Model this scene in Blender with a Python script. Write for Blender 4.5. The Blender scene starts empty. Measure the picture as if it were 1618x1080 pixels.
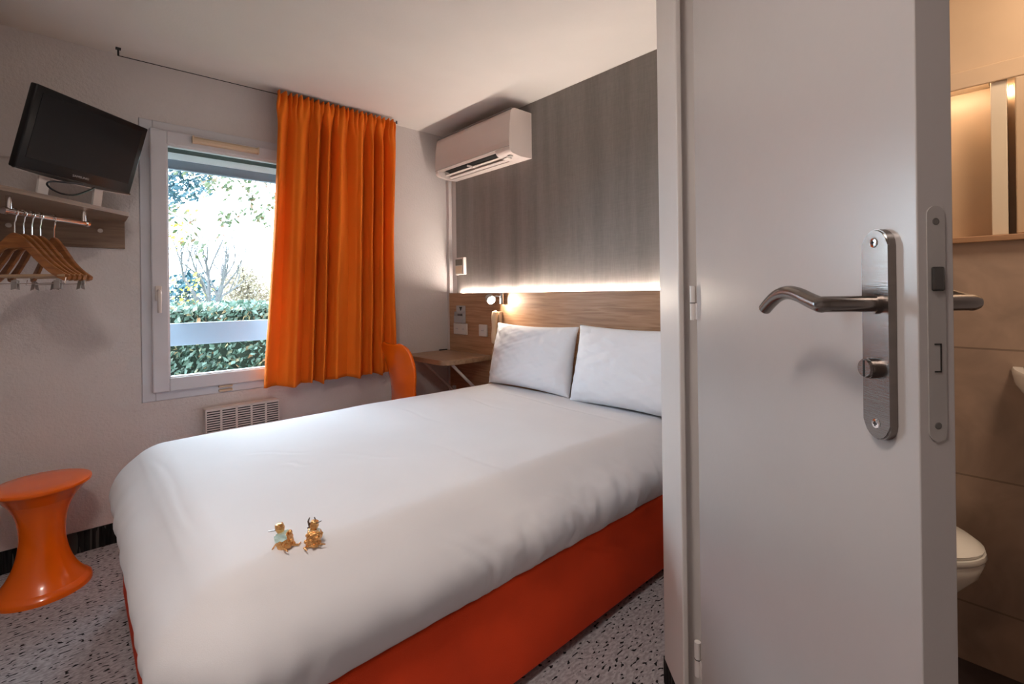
import bpy, bmesh, math, random
from mathutils import Vector, Matrix, noise
random.seed(7)
PI = math.pi
S = bpy.context.scene
C = S.collection

# ---------------------------------------------------------------- camera
YAW, ROLL, FPX, HORIZON = 42.6, 0.75, 752.0, 463.0
y_ = math.radians(YAW); r_ = math.radians(ROLL)
FWD = Vector((math.sin(y_), math.cos(y_), 0)); RGT0 = Vector((math.cos(y_), -math.sin(y_), 0)); UP0 = Vector((0, 0, 1))
RGT = RGT0 * math.cos(r_) - UP0 * math.sin(r_); UPV = UP0 * math.cos(r_) + RGT0 * math.sin(r_)
cd = bpy.data.cameras.new('camera'); cam = bpy.data.objects.new('camera', cd); C.objects.link(cam)
cam.matrix_world = Matrix(((RGT.x, UPV.x, -FWD.x, 0), (RGT.y, UPV.y, -FWD.y, 0), (RGT.z, UPV.z, -FWD.z, 1.18), (0, 0, 0, 1)))
cd.sensor_fit = 'HORIZONTAL'; cd.sensor_width = 36; cd.lens = 36 * FPX / 1618; cd.shift_y = (HORIZON - 540) / 1618
cd.clip_start = 0.02; cd.clip_end = 200
S.camera = cam

# ---------------------------------------------------------------- world, lights, exposure
W = bpy.data.worlds.new('sky'); S.world = W; W.use_nodes = True
bgn = W.node_tree.nodes['Background']; bgn.inputs[0].default_value = (0.72, 0.87, 1.0, 1); bgn.inputs[1].default_value = 8.0
S.view_settings.view_transform = 'Standard'; S.view_settings.look = 'None'; S.view_settings.gamma = 1.0
S.view_settings.use_curve_mapping = False; S.view_settings.exposure = 0.43
WARM = (1.0, 0.89, 0.81); LEDC = (1.0, 0.88, 0.78)
def area(name, loc, aim, size, power, col, size_y=None, spread=None):
    l = bpy.data.lights.new(name, 'AREA'); l.energy = power; l.color = col; l.size = size
    if size_y: l.shape = 'RECTANGLE'; l.size_y = size_y
    if spread: l.spread = spread
    o = bpy.data.objects.new(name, l); C.objects.link(o); o.location = loc
    o.rotation_euler = (Vector(aim) - Vector(loc)).to_track_quat('-Z', 'Y').to_euler()
    return o
sun = bpy.data.lights.new('daylight_boost', 'SUN'); sun.energy = 17.0; sun.color = (0.72, 0.86, 1.0); sun.angle = math.radians(75)     # added broad lamp strengthening the sky daylight through the window
so_ = bpy.data.objects.new('daylight_boost', sun); C.objects.link(so_); so_.rotation_euler = Vector((0.48, -1.25, -0.62)).to_track_quat('-Z', 'Y').to_euler()
area('ceiling_light', (-0.20, 0.45, 2.33), (-0.20, 0.45, 0), 0.30, 15, WARM)                      # room ceiling lamp above the entry
area('bathroom_light', (1.62, -0.35, 2.30), (1.62, -0.30, 0), 0.30, 10.0, (1.0, 0.81, 0.62))

# ---------------------------------------------------------------- node helpers
MATS = {}
def mat(name, col, rough=0.5, metal=0.0, var=0.06, nscale=6.0, bump=0.0, bscale=200.0, coat=0.0, spec=0.5, emit=None, estr=0.0, stretch=(1, 1, 1)):
    if name in MATS: return MATS[name]
    m = bpy.data.materials.new(name); m.use_nodes = True; nt = m.node_tree; n = nt.nodes; L = nt.links
    b = n['Principled BSDF']; tc = n.new('ShaderNodeTexCoord'); mp = n.new('ShaderNodeMapping'); mp.inputs['Scale'].default_value = stretch
    L.new(tc.outputs['Object'], mp.inputs['Vector'])
    nz = n.new('ShaderNodeTexNoise'); nz.inputs['Scale'].default_value = nscale; nz.inputs['Detail'].default_value = 4
    L.new(mp.outputs[0], nz.inputs['Vector'])
    cr = n.new('ShaderNodeValToRGB'); cr.color_ramp.elements[0].position = 0.3; cr.color_ramp.elements[1].position = 0.7
    cr.color_ramp.elements[0].color = tuple(max(0, c * (1 - var)) for c in col) + (1,)
    cr.color_ramp.elements[1].color = tuple(min(1, c * (1 + var)) for c in col) + (1,)
    L.new(nz.outputs['Fac'], cr.inputs['Fac']); L.new(cr.outputs['Color'], b.inputs['Base Color'])
    b.inputs['Roughness'].default_value = rough; b.inputs['Metallic'].default_value = metal
    b.inputs['Coat Weight'].default_value = coat; b.inputs['Specular IOR Level'].default_value = spec
    if bump:
        n2 = n.new('ShaderNodeTexNoise'); n2.inputs['Scale'].default_value = bscale; n2.inputs['Detail'].default_value = 3
        L.new(mp.outputs[0], n2.inputs['Vector'])
        bp = n.new('ShaderNodeBump'); bp.inputs['Strength'].default_value = bump; bp.inputs['Distance'].default_value = 0.01
        L.new(n2.outputs['Fac'], bp.inputs['Height']); L.new(bp.outputs[0], b.inputs['Normal'])
    if emit:
        b.inputs['Emission Color'].default_value = emit + (1,); b.inputs['Emission Strength'].default_value = estr
    MATS[name] = m; return m

def ramp_mat(name, stops, rough, scale, stretch, detail=6, bump=0.0, dist=0.6, kind='noise', spec=0.5):
    m = bpy.data.materials.new(name); m.use_nodes = True; nt = m.node_tree; n = nt.nodes; L = nt.links
    b = n['Principled BSDF']; tc = n.new('ShaderNodeTexCoord'); mp = n.new('ShaderNodeMapping'); mp.inputs['Scale'].default_value = stretch
    L.new(tc.outputs['Object'], mp.inputs['Vector'])
    nz = n.new('ShaderNodeTexNoise'); nz.inputs['Scale'].default_value = scale; nz.inputs['Detail'].default_value = detail; nz.inputs['Distortion'].default_value = dist
    L.new(mp.outputs[0], nz.inputs['Vector'])
    cr = n.new('ShaderNodeValToRGB'); e = cr.color_ramp.elements
    while len(e) < len(stops): e.new(0.5)
    for el, (p, c) in zip(e, stops): el.position = p; el.color = tuple(c) + (1,)
    L.new(nz.outputs['Fac'], cr.inputs['Fac']); L.new(cr.outputs['Color'], b.inputs['Base Color'])
    b.inputs['Roughness'].default_value = rough; b.inputs['Specular IOR Level'].default_value = spec
    if bump:
        bp = n.new('ShaderNodeBump'); bp.inputs['Strength'].default_value = bump; bp.inputs['Distance'].default_value = 0.005
        L.new(nz.outputs['Fac'], bp.inputs['Height']); L.new(bp.outputs[0], b.inputs['Normal'])
    MATS[name] = m; return m

M_wall = mat('wall_paint', (0.60, 0.545, 0.525), 0.75, var=0.02, bump=0.35, bscale=90)
M_ceil = mat('ceiling_paint', (0.68, 0.63, 0.59), 0.8, var=0.015, bump=0.05, bscale=120)
M_white = mat('white_satin_paint', (0.60, 0.56, 0.54), 0.35, var=0.015)
M_door = mat('door_lacquer', (0.39, 0.36, 0.35), 0.30, var=0.02, spec=0.8, bump=0.02, bscale=60)
M_pvc = mat('white_pvc', (0.58, 0.57, 0.60), 0.35, var=0.02)
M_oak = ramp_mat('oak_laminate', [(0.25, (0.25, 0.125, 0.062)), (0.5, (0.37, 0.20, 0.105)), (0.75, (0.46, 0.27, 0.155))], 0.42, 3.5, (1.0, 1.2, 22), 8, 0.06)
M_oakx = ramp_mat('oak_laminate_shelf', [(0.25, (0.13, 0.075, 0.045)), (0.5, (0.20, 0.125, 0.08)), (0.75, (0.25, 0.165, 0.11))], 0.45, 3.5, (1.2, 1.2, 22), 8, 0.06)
M_desk = ramp_mat('oak_laminate_desk', [(0.25, (0.21, 0.12, 0.065)), (0.5, (0.30, 0.18, 0.105)), (0.75, (0.36, 0.23, 0.14))], 0.4, 3.0, (14, 1.2, 14), 8, 0.05)
M_hang = ramp_mat('varnished_wood', [(0.25, (0.16, 0.05, 0.015)), (0.5, (0.27, 0.10, 0.03)), (0.75, (0.36, 0.14, 0.04))], 0.3, 4, (3, 3, 20), 6, 0.03)
M_or = mat('orange_plastic', (0.95, 0.155, 0.004), 0.22, var=0.03, coat=0.3)
M_orfab = mat('orange_bed_fabric', (0.80, 0.055, 0.003), 0.85, var=0.08, bump=0.3, bscale=500)
M_black = mat('black_plastic', (0.008, 0.008, 0.009), 0.3, spec=0.25, var=0.1)
M_dark = mat('dark_void', (0.015, 0.013, 0.012), 0.7, var=0.1)
M_screen = mat('tv_screen', (0.006, 0.006, 0.008), 0.35, spec=0.12, var=0.05)
M_chrome = mat('chrome', (0.75, 0.73, 0.72), 0.12, 1.0, var=0.03)
M_steel = mat('brushed_steel', (0.24, 0.215, 0.20), 0.24, 1.0, var=0.06, nscale=5, bump=0.05, bscale=60, stretch=(1, 1, 14))
M_steel2 = mat('grey_metal', (0.42, 0.39, 0.37), 0.45, 0.6, var=0.05)
M_cotton = mat('white_cotton', (0.74, 0.735, 0.76), 0.85, var=0.012, bump=0.10, bscale=700)
M_cotton2 = mat('white_pillowcase', (0.79, 0.81, 0.86), 0.85, var=0.012, bump=0.10, bscale=700)
M_mattress = mat('mattress_ticking', (0.5, 0.47, 0.45), 0.9)
M_acw = mat('ac_plastic', (0.62, 0.53, 0.49), 0.4, var=0.015)
M_cream = mat('cream_plastic', (0.66, 0.50, 0.34), 0.4, var=0.03)
M_bone = mat('beige_vent_plastic', (0.56, 0.43, 0.30), 0.45, var=0.03)
M_ceramic = mat('white_ceramic', (0.82, 0.78, 0.72), 0.12, var=0.01, coat=0.4)
M_plate = mat('white_socket', (0.62, 0.56, 0.52), 0.4, var=0.02)
M_gold = mat('gold_metal', (0.80, 0.44, 0.17), 0.22, 1.0, var=0.15, nscale=300, bump=0.5, bscale=250)
M_gem = mat('pale_green_crystal', (0.62, 0.90, 0.82), 0.05, 0.2, var=0.2, nscale=200, coat=1.0)
M_logo = mat('silver_print', (0.35, 0.35, 0.36), 0.4, 0.3)
M_tan = mat('bathroom_tan_laminate', (0.54, 0.37, 0.23), 0.4, var=0.04)
M_tanl = mat('bathroom_cream_panel', (0.66, 0.54, 0.40), 0.45, var=0.02)
M_lamp = mat('lamp_glow', (1, 0.9, 0.8), 0.3, emit=(1.0, 0.86, 0.70), estr=210)
M_led = mat('led_glow', (1, 0.9, 0.8), 0.3, emit=LEDC, estr=165)
M_ledb = mat('bathroom_led', (1, 0.9, 0.8), 0.3, emit=(1.0, 0.80, 0.58), estr=26)

def glass_mat(name, tint, mix):
    m = bpy.data.materials.new(name); m.use_nodes = True; n = m.node_tree.nodes; L = m.node_tree.links
    n.remove(n['Principled BSDF']); t = n.new('ShaderNodeBsdfTransparent'); t.inputs[0].default_value = tint + (1,)
    g = n.new('ShaderNodeBsdfGlossy'); g.inputs['Roughness'].default_value = 0.02
    fr = n.new('ShaderNodeLayerWeight'); fr.inputs[0].default_value = mix; mx = n.new('ShaderNodeMixShader')
    L.new(fr.outputs['Fresnel'], mx.inputs[0]); L.new(t.outputs[0], mx.inputs[1]); L.new(g.outputs[0], mx.inputs[2]); L.new(mx.outputs[0], n['Material Output'].inputs[0])
    return m
M_glass = glass_mat('window_glass', (0.97, 0.99, 0.99), 0.12)

def translucent_mat(name, col, tcol, fac, bump=0.2, bscale=600, var=0.08):
    m = bpy.data.materials.new(name); m.use_nodes = True; n = m.node_tree.nodes; L = m.node_tree.links
    b = n['Principled BSDF']; b.inputs['Roughness'].default_value = 0.85
    tc = n.new('ShaderNodeTexCoord'); nz = n.new('ShaderNodeTexNoise'); nz.inputs['Scale'].default_value = 5; L.new(tc.outputs['Object'], nz.inputs['Vector'])
    cr = n.new('ShaderNodeValToRGB'); cr.color_ramp.elements[0].color = tuple(c * (1 - var) for c in col) + (1,); cr.color_ramp.elements[1].color = tuple(min(1, c * (1 + var)) for c in col) + (1,)
    L.new(nz.outputs['Fac'], cr.inputs['Fac']); L.new(cr.outputs[0], b.inputs['Base Color'])
    t = n.new('ShaderNodeBsdfTranslucent'); t.inputs[0].default_value = tcol + (1,)
    mx = n.new('ShaderNodeMixShader'); mx.inputs[0].default_value = fac
    if bump:
        n2 = n.new('ShaderNodeTexNoise'); n2.inputs['Scale'].default_value = bscale; L.new(tc.outputs['Object'], n2.inputs['Vector'])
        bp = n.new('ShaderNodeBump'); bp.inputs['Strength'].default_value = bump; bp.inputs['Distance'].default_value = 0.004
        L.new(n2.outputs['Fac'], bp.inputs['Height']); L.new(bp.outputs[0], b.inputs['Normal'])
    L.new(b.outputs[0], mx.inputs[1]); L.new(t.outputs[0], mx.inputs[2]); L.new(mx.outputs[0], n['Material Output'].inputs[0])
    return m
M_curt = translucent_mat('orange_curtain', (0.90, 0.20, 0.005), (1.0, 0.13, 0.01), 0.13)

def wallpaper():
    m = bpy.data.materials.new('striped_linen_wallpaper'); m.use_nodes = True; n = m.node_tree.nodes; L = m.node_tree.links
    b = n['Principled BSDF']; b.inputs['Roughness'].default_value = 0.6; b.inputs['Specular IOR Level'].default_value = 0.3
    tc = n.new('ShaderNodeTexCoord')
    def nz(sc, st, det):
        mp = n.new('ShaderNodeMapping'); mp.inputs['Scale'].default_value = st; L.new(tc.outputs['Object'], mp.inputs[0])
        x = n.new('ShaderNodeTexNoise'); x.inputs['Scale'].default_value = sc; x.inputs['Detail'].default_value = det; L.new(mp.outputs[0], x.inputs[0]); return x
    a = nz(9, (1, 1, 0.06), 3); f = nz(160, (1, 1, 0.10), 3); h = nz(160, (1, 0.1, 1), 3)
    m1 = n.new('ShaderNodeMath'); m1.operation = 'MULTIPLY_ADD'; L.new(f.outputs['Fac'], m1.inputs[0]); m1.inputs[1].default_value = 0.35; L.new(a.outputs['Fac'], m1.inputs[2])
    m2 = n.new('ShaderNodeMath'); m2.operation = 'MULTIPLY_ADD'; L.new(h.outputs['Fac'], m2.inputs[0]); m2.inputs[1].default_value = 0.25; L.new(m1.outputs[0], m2.inputs[2])
    cr = n.new('ShaderNodeValToRGB'); e = cr.color_ramp.elements
    e[0].position = 0.55; e[0].color = (0.178, 0.160, 0.150, 1); e[1].position = 1.0; e[1].color = (0.265, 0.240, 0.225, 1)
    L.new(m2.outputs[0], cr.inputs['Fac']); L.new(cr.outputs[0], b.inputs['Base Color'])
    bp = n.new('ShaderNodeBump'); bp.inputs['Strength'].default_value = 0.25; bp.inputs['Distance'].default_value = 0.003; L.new(m2.outputs[0], bp.inputs['Height']); L.new(bp.outputs[0], b.inputs['Normal'])
    return m
M_paper = wallpaper()

def carpet(name, base, light, fleck, st, thr):
    m = bpy.data.materials.new(name); m.use_nodes = True; n = m.node_tree.nodes; L = m.node_tree.links
    b = n['Principled BSDF']; b.inputs['Roughness'].default_value = 0.95; b.inputs['Specular IOR Level'].default_value = 0.15
    tc = n.new('ShaderNodeTexCoord')
    def nz(sc, s, det=2):
        mp = n.new('ShaderNodeMapping'); mp.inputs['Scale'].default_value = s; mp.inputs['Rotation'].default_value = (0, 0, 0.0); L.new(tc.outputs['Object'], mp.inputs[0])
        x = n.new('ShaderNodeTexNoise'); x.inputs['Scale'].default_value = sc; x.inputs['Detail'].default_value = det; L.new(mp.outputs[0], x.inputs[0]); return x
    a = nz(120, st); cr = n.new('ShaderNodeValToRGB'); cr.color_ramp.elements[0].color = base + (1,); cr.color_ramp.elements[1].color = light + (1,)
    cr.color_ramp.elements[0].position = 0.4; cr.color_ramp.elements[1].position = 0.62
    L.new(a.outputs['Fac'], cr.inputs['Fac'])
    f = nz(105, st, 0); g = nz(14, (1, 1, 1), 2)
    ad = n.new('ShaderNodeMath'); ad.operation = 'MULTIPLY_ADD'; L.new(g.outputs['Fac'], ad.inputs[0]); ad.inputs[1].default_value = 0.22; L.new(f.outputs['Fac'], ad.inputs[2])
    gt = n.new('ShaderNodeMath'); gt.operation = 'GREATER_THAN'; L.new(ad.outputs[0], gt.inputs[0]); gt.inputs[1].default_value = thr
    mx = n.new('ShaderNodeMix'); mx.data_type = 'RGBA'; L.new(gt.outputs[0], mx.inputs[0]); L.new(cr.outputs[0], mx.inputs[6]); mx.inputs[7].default_value = fleck + (1,)
    L.new(mx.outputs[2], b.inputs['Base Color'])
    bp = n.new('ShaderNodeBump'); bp.inputs['Strength'].default_value = 0.5; bp.inputs['Distance'].default_value = 0.004; L.new(a.outputs['Fac'], bp.inputs['Height']); L.new(bp.outputs[0], b.inputs['Normal'])
    return m
M_carpet = carpet('flecked_grey_carpet', (0.31, 0.29, 0.30), (0.46, 0.44, 0.46), (0.012, 0.012, 0.014), (0.5, 1.0, 1), 0.80)
M_base = carpet('black_carpet_skirting', (0.006, 0.006, 0.007), (0.02, 0.02, 0.02), (0.06, 0.06, 0.055), (1.0, 1.0, 0.05), 0.80)
def tiles():
    m = bpy.data.materials.new('brown_stone_tiles'); m.use_nodes = True; n = m.node_tree.nodes; L = m.node_tree.links
    b = n['Principled BSDF']; b.inputs['Roughness'].default_value = 0.45
    tc = n.new('ShaderNodeTexCoord'); sp = n.new('ShaderNodeSeparateXYZ'); cb = n.new('ShaderNodeCombineXYZ'); L.new(tc.outputs['Object'], sp.inputs[0])
    L.new(sp.outputs['Y'], cb.inputs['X']); az = n.new('ShaderNodeMath'); az.operation = 'ADD'; az.inputs[1].default_value = 0.21; L.new(sp.outputs['Z'], az.inputs[0]); L.new(az.outputs[0], cb.inputs['Y'])
    br = n.new('ShaderNodeTexBrick'); L.new(cb.outputs[0], br.inputs['Vector']); br.inputs['Scale'].default_value = 1; br.inputs['Brick Width'].default_value = 0.9; br.inputs['Row Height'].default_value = 0.4
    br.inputs['Mortar Size'].default_value = 0.003; br.offset = 0.5
    br.inputs['Color1'].default_value = (0.36, 0.255, 0.195, 1); br.inputs['Color2'].default_value = (0.34, 0.24, 0.185, 1); br.inputs['Mortar'].default_value = (0.21, 0.145, 0.11, 1)
    nz = n.new('ShaderNodeTexNoise'); nz.inputs['Scale'].default_value = 6; nz.inputs['Detail'].default_value = 10; nz.inputs['Distortion'].default_value = 1.2; L.new(tc.outputs['Object'], nz.inputs[0])
    cr = n.new('ShaderNodeValToRGB'); cr.color_ramp.elements[0].position = 0.3; cr.color_ramp.elements[0].color = (0.8, 0.8, 0.8, 1); cr.color_ramp.elements[1].position = 0.72; cr.color_ramp.elements[1].color = (1.2, 1.18, 1.15, 1)
    L.new(nz.outputs['Fac'], cr.inputs[0]); mx = n.new('ShaderNodeMix'); mx.data_type = 'RGBA'; mx.blend_type = 'MULTIPLY'; mx.inputs[0].default_value = 1
    L.new(br.outputs['Color'], mx.inputs[6]); L.new(cr.outputs[0], mx.inputs[7]); L.new(mx.outputs[2], b.inputs['Base Color'])
    return m
M_tile = tiles()
M_bfloor = mat('dark_bathroom_floor', (0.06, 0.04, 0.04), 0.5, var=0.2, nscale=20)

# ---------------------------------------------------------------- geometry helpers
def NB(): return bmesh.new()
def box(bm, x0, x1, y0, y1, z0, z1, bev=0.0, seg=2):
    t = bmesh.new(); bmesh.ops.create_cube(t, size=1)
    for v in t.verts: v.co = Vector(((x0 + x1) / 2 + v.co.x * (x1 - x0), (y0 + y1) / 2 + v.co.y * (y1 - y0), (z0 + z1) / 2 + v.co.z * (z1 - z0)))
    if bev: bmesh.ops.bevel(t, geom=t.edges[:], offset=bev, segments=seg, profile=0.5, affect='EDGES')
    merge(bm, t); return bm
def merge(bm, t, mx=None):
    if mx is not None: bmesh.ops.transform(t, matrix=mx, verts=t.verts)
    me = bpy.data.meshes.new('tmp'); t.to_mesh(me); t.free(); bm.from_mesh(me); bpy.data.meshes.remove(me)
def tube(bm, pts, r, seg=12, cap=True, closed=False):
    pts = [Vector(p) for p in pts]; n = len(pts); rs = r if isinstance(r, (list, tuple)) else [r] * n
    rings = []; prev = None
    for i, p in enumerate(pts):
        if closed: t = pts[(i + 1) % n] - pts[i - 1]
        else: t = pts[min(i + 1, n - 1)] - pts[max(i - 1, 0)]
        t.normalize()
        if prev is None:
            a = Vector((0, 0, 1)) if abs(t.z) < 0.9 else Vector((1, 0, 0)); u = t.cross(a).normalized()
        else:
            u = (prev - t * prev.dot(t)).normalized()
        prev = u; w = t.cross(u)
        rings.append([bm.verts.new(p + (u * math.cos(2 * PI * k / seg) + w * math.sin(2 * PI * k / seg)) * rs[i]) for k in range(seg)])
    m = n if closed else n - 1
    for i in range(m):
        a, b = rings[i], rings[(i + 1) % n]
        for k in range(seg): bm.faces.new((a[k], a[(k + 1) % seg], b[(k + 1) % seg], b[k]))
    if cap and not closed:
        bm.faces.new(list(reversed(rings[0]))); bm.faces.new(rings[-1])
    return bm
def cyl(bm, a, b, r, seg=24, r2=None):
    return tube(bm, [a, b], [r, r if r2 is None else r2], seg)
def lathe(bm, prof, c, seg=48, sx=1, sy=1):
    rings = []
    for (r, z) in prof:
        if r < 1e-6: rings.append([bm.verts.new((c[0], c[1], c[2] + z))])
        else: rings.append([bm.verts.new((c[0] + r * sx * math.cos(2 * PI * k / seg), c[1] + r * sy * math.sin(2 * PI * k / seg), c[2] + z)) for k in range(seg)])
    for a, b in zip(rings, rings[1:]):
        for k in range(seg):
            k2 = (k + 1) % seg
            if len(a) == 1 and len(b) == 1: continue
            if len(a) == 1: bm.faces.new((a[0], b[k2], b[k]))
            elif len(b) == 1: bm.faces.new((a[k], a[k2], b[0]))
            else: bm.faces.new((a[k], a[k2], b[k2], b[k]))
    return bm
def prism(bm, poly, axis, a, b):
    # poly: 2D points in the two remaining axes, extruded along axis from a to b
    def P(q, t):
        if axis == 'x': return Vector((t, q[0], q[1]))
        if axis == 'y': return Vector((q[0], t, q[1]))
        return Vector((q[0], q[1], t))
    A = [bm.verts.new(P(q, a)) for q in poly]; B = [bm.verts.new(P(q, b)) for q in poly]; n = len(poly)
    bm.faces.new(A); bm.faces.new(list(reversed(B)))
    for i in range(n): bm.faces.new((A[i], B[i], B[(i + 1) % n], A[(i + 1) % n]))
    return bm
def stadium(w, h, n=10):
    r = w / 2; P = []
    for k in range(n + 1): P.append((r * math.cos(PI * k / n), h / 2 - r + r * math.sin(PI * k / n)))
    for k in range(n + 1): P.append((-r * math.cos(PI * k / n), -h / 2 + r - r * math.sin(PI * k / n)))
    return P
def obj(name, bm, m, parent=None, smooth=False, label=None, angle=40, world=False):
    bmesh.ops.recalc_face_normals(bm, faces=bm.faces[:])
    me = bpy.data.meshes.new(name); bm.to_mesh(me); bm.free()
    if smooth:
        for p in me.polygons: p.use_smooth = True
        if angle: me.set_sharp_from_angle(angle=math.radians(angle))
    me.materials.append(m); o = bpy.data.objects.new(name, me); C.objects.link(o)
    if parent:
        o.parent = parent
        if world and parent.parent is None and parent.type == 'EMPTY': o.matrix_parent_inverse = parent.matrix_basis.inverted()
    if label: o['label'] = label
    return o
def thing(name, label, cat, loc=(0, 0, 0), rotz=0, group=None, kind=None, mx=None):
    o = bpy.data.objects.new(name, None); C.objects.link(o); o.empty_display_size = 0.05
    if mx is not None: o.matrix_basis = mx
    else: o.location = loc; o.rotation_euler = (0, 0, rotz)
    o['label'] = label; o['category'] = cat
    if group: o['group'] = group
    if kind: o['kind'] = kind
    return o
def tag(o, label, cat, group=None, kind=None):
    o['label'] = label; o['category'] = cat
    if group: o['group'] = group
    if kind: o['kind'] = kind
    return o
def struct(name, bm, m, label=None, cat=None, **k):
    o = obj(name, bm, m, **k); o['kind'] = 'structure'; o['label'] = label or name; o['category'] = cat or 'wall'; return o
def copy_tree(o, parent=None):
    c = o.copy(); C.objects.link(c)
    if parent: c.parent = parent
    for ch in list(o.children): copy_tree(ch, c)
    return c
def text_mesh(body, size, depth=0.0004):
    cu = bpy.data.curves.new('lettering', 'FONT'); cu.body = body; cu.size = size; cu.align_x = 'CENTER'; cu.align_y = 'CENTER'; cu.extrude = depth
    o = bpy.data.objects.new('lettering', cu); C.objects.link(o)
    dg = bpy.context.evaluated_depsgraph_get(); me = bpy.data.meshes.new_from_object(o.evaluated_get(dg))
    bm = bmesh.new(); bm.from_mesh(me); bpy.data.meshes.remove(me); bpy.data.objects.remove(o); bpy.data.curves.remove(cu)
    return bm

# ---------------------------------------------------------------- room shell
YW, XH, ZC = 3.006, 2.125, 2.372
XL = -0.60
WX0, WX1, WZ0, WZ1 = 0.243, 1.02, 0.655, 2.082       # window hole
b = NB()
box(b, XL - 0.1, WX0, YW, YW + 0.09, 0, ZC); box(b, WX1, XH + 0.1, YW, YW + 0.09, 0, ZC)
box(b, WX0, WX1, YW, YW + 0.09, 0, WZ0); box(b, WX0, WX1, YW, YW + 0.09, WZ1, ZC)
struct('wall_window', b, M_wall, 'rough white painted wall holding the window', 'wall')
b = NB(); box(b, XH, XH + 0.1, 0.747, YW, 0, ZC); struct('wall_headboard', b, M_wall, 'wall behind the bed headboard', 'wall')
b = NB(); box(b, XL - 0.1, XL, -1.6, YW, 0, ZC); struct('wall_left', b, M_wall, 'white side wall left of the hanging shelf', 'wall')
b = NB(); box(b, XL, 2.3, -1.7, -1.6, 0, ZC); struct('wall_back', b, M_wall, 'wall behind the viewer', 'wall')
b = NB(); box(b, XL - 0.1, 2.3, -1.7, YW + 0.09, ZC, ZC + 0.08); struct('ceiling', b, M_ceil, 'smooth white ceiling', 'ceiling')
b = NB(); box(b, XL - 0.1, 2.3, -1.7, YW + 0.09, -0.08, 0); struct('floor', b, M_carpet, 'grey carpet floor with black flecks', 'floor')
# bathroom cell: partition, back wall, side wall off to the right, floor
b = NB(); box(b, 1.36, XH, 0.62, 0.745, 0, ZC); struct('wall_partition', b, M_wall, 'partition between the bed and the bathroom', 'wall')
b = NB(); box(b, 2.06, 2.3, -1.6, 0.62, 0, 1.318); struct('wall_bathroom', b, M_tile, 'brown stone tiled bathroom wall', 'wall')
b = NB(); box(b, 1.14, 1.20, -1.6, -0.22, 0, ZC); struct('wall_corridor', b, M_wall, 'wall beside the bathroom opening', 'wall')
b = NB(); box(b, 1.22, 2.06, -1.6, 0.62, 0.0, 0.004); struct('floor_bathroom', b, M_bfloor, 'dark bathroom floor', 'floor')
b = NB(); box(b, 2.040, 2.2, -1.6, 0.62, 1.318, 1.336, 0.002); struct('trim_1', b, M_oak, 'thin oak ledge capping the bathroom tiles', 'trim')
b = NB()   # painted wall above the ledge with a niche cut for the imitated mirror reflection
box(b, 2.06, 2.3, -1.6, 0.62, 1.856, ZC); box(b, 2.15, 2.3, -1.6, 0.62, 1.336, 1.856); box(b, 2.06, 2.15, -1.6, -0.05, 1.336, 1.856); box(b, 2.06, 2.15, 0.45, 0.62, 1.336, 1.856)
struct('wall_bathroom_upper', b, M_tan, 'warm tan upper bathroom wall with an added recess standing in for the mirror', 'wall')

# baseboards
b = NB(); box(b, XL, XH - 0.05, YW - 0.010, YW, 0, 0.098, 0.002); struct('baseboard_window', b, M_base, 'black carpet baseboard under the window', 'baseboard')
b = NB(); box(b, XL, XL + 0.01, -1.6, YW - 0.011, 0, 0.098); struct('baseboard_left', b, M_base, 'black baseboard of the left wall', 'baseboard')
b = NB(); box(b, 1.37, XH - 0.05, 0.746, 0.758, 0, 0.098, 0.002); struct('baseboard_partition', b, M_base, 'black baseboard of the partition beside the bed', 'baseboard')

# wallpaper panel and the white strips beside it
b = NB(); box(b, XH - 0.004, XH - 0.0005, 0.746, 2.917, 0.3, ZC - 0.001); struct('trim_2', b, M_paper, 'grey brown striped linen wallpaper above the headboard', 'wallpaper')
b = NB(); box(b, XH - 0.03, XH, 2.974, YW, 0, ZC - 0.001, 0.002); struct('trim_3', b, M_wall, 'narrow white cable duct in the corner beside the headboard', 'trim')
# thin reveal line of the plaster around the window
b = NB()
for (x0, x1, z0, z1) in ((0.205, 0.209, 0.617, 2.12), (0.205, 1.05, 0.617, 0.621)): box(b, x0, x1, YW - 0.002, YW, z0, z1)
struct('trim_4', b, M_wall, 'thin plaster edge line framing the window', 'trim')

# ---------------------------------------------------------------- window
win = thing('window_1', 'white plastic tilt window with clear pane, half covered by the curtain', 'window', (0.63, YW, 0.655)); win['kind'] = 'structure'
def frame(bm, x0, x1, z0, z1, w, ya, yb, bev=0.004):
    box(bm, x0, x0 + w, ya, yb, z0, z1, bev); box(bm, x1 - w, x1, ya, yb, z0, z1, bev)
    box(bm, x0 + w - 0.001, x1 - w + 0.001, ya, yb, z0, z0 + w, bev); box(bm, x0 + w - 0.001, x1 - w + 0.001, ya, yb, z1 - w, z1, bev)
b = NB(); frame(b, WX0 + 0.001, WX1 - 0.001, WZ0 + 0.001, WZ1 - 0.001, 0.055, YW - 0.006, YW + 0.06); obj('window_frame', b, M_pvc, win, world=True)
b = NB(); frame(b, 0.285, 0.978, 0.700, 2.036, 0.070, YW - 0.030, YW + 0.03, 0.006); frame(b, 0.350, 0.913, 0.765, 1.971, 0.010, YW - 0.022, YW + 0.02, 0.003)
sash = obj('window_sash', b, M_pvc, win, world=True)
b = NB(); box(b, 0.353, 0.910, YW - 0.004, YW + 0.002, 0.768, 1.968); obj('glass_pane', b, M_glass, win, world=True)
b = NB(); box(b, 0.298, 0.326, YW - 0.042, YW - 0.0305, 1.165, 1.24, 0.004); tube(b, [(0.312, YW - 0.036, 1.215), (0.312, YW - 0.072, 1.212), (0.312, YW - 0.075, 1.19), (0.312, YW - 0.070, 1.105)], [0.009, 0.009, 0.010, 0.008], 12)
obj('window_handle', b, M_plate, sash, smooth=True)
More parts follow.
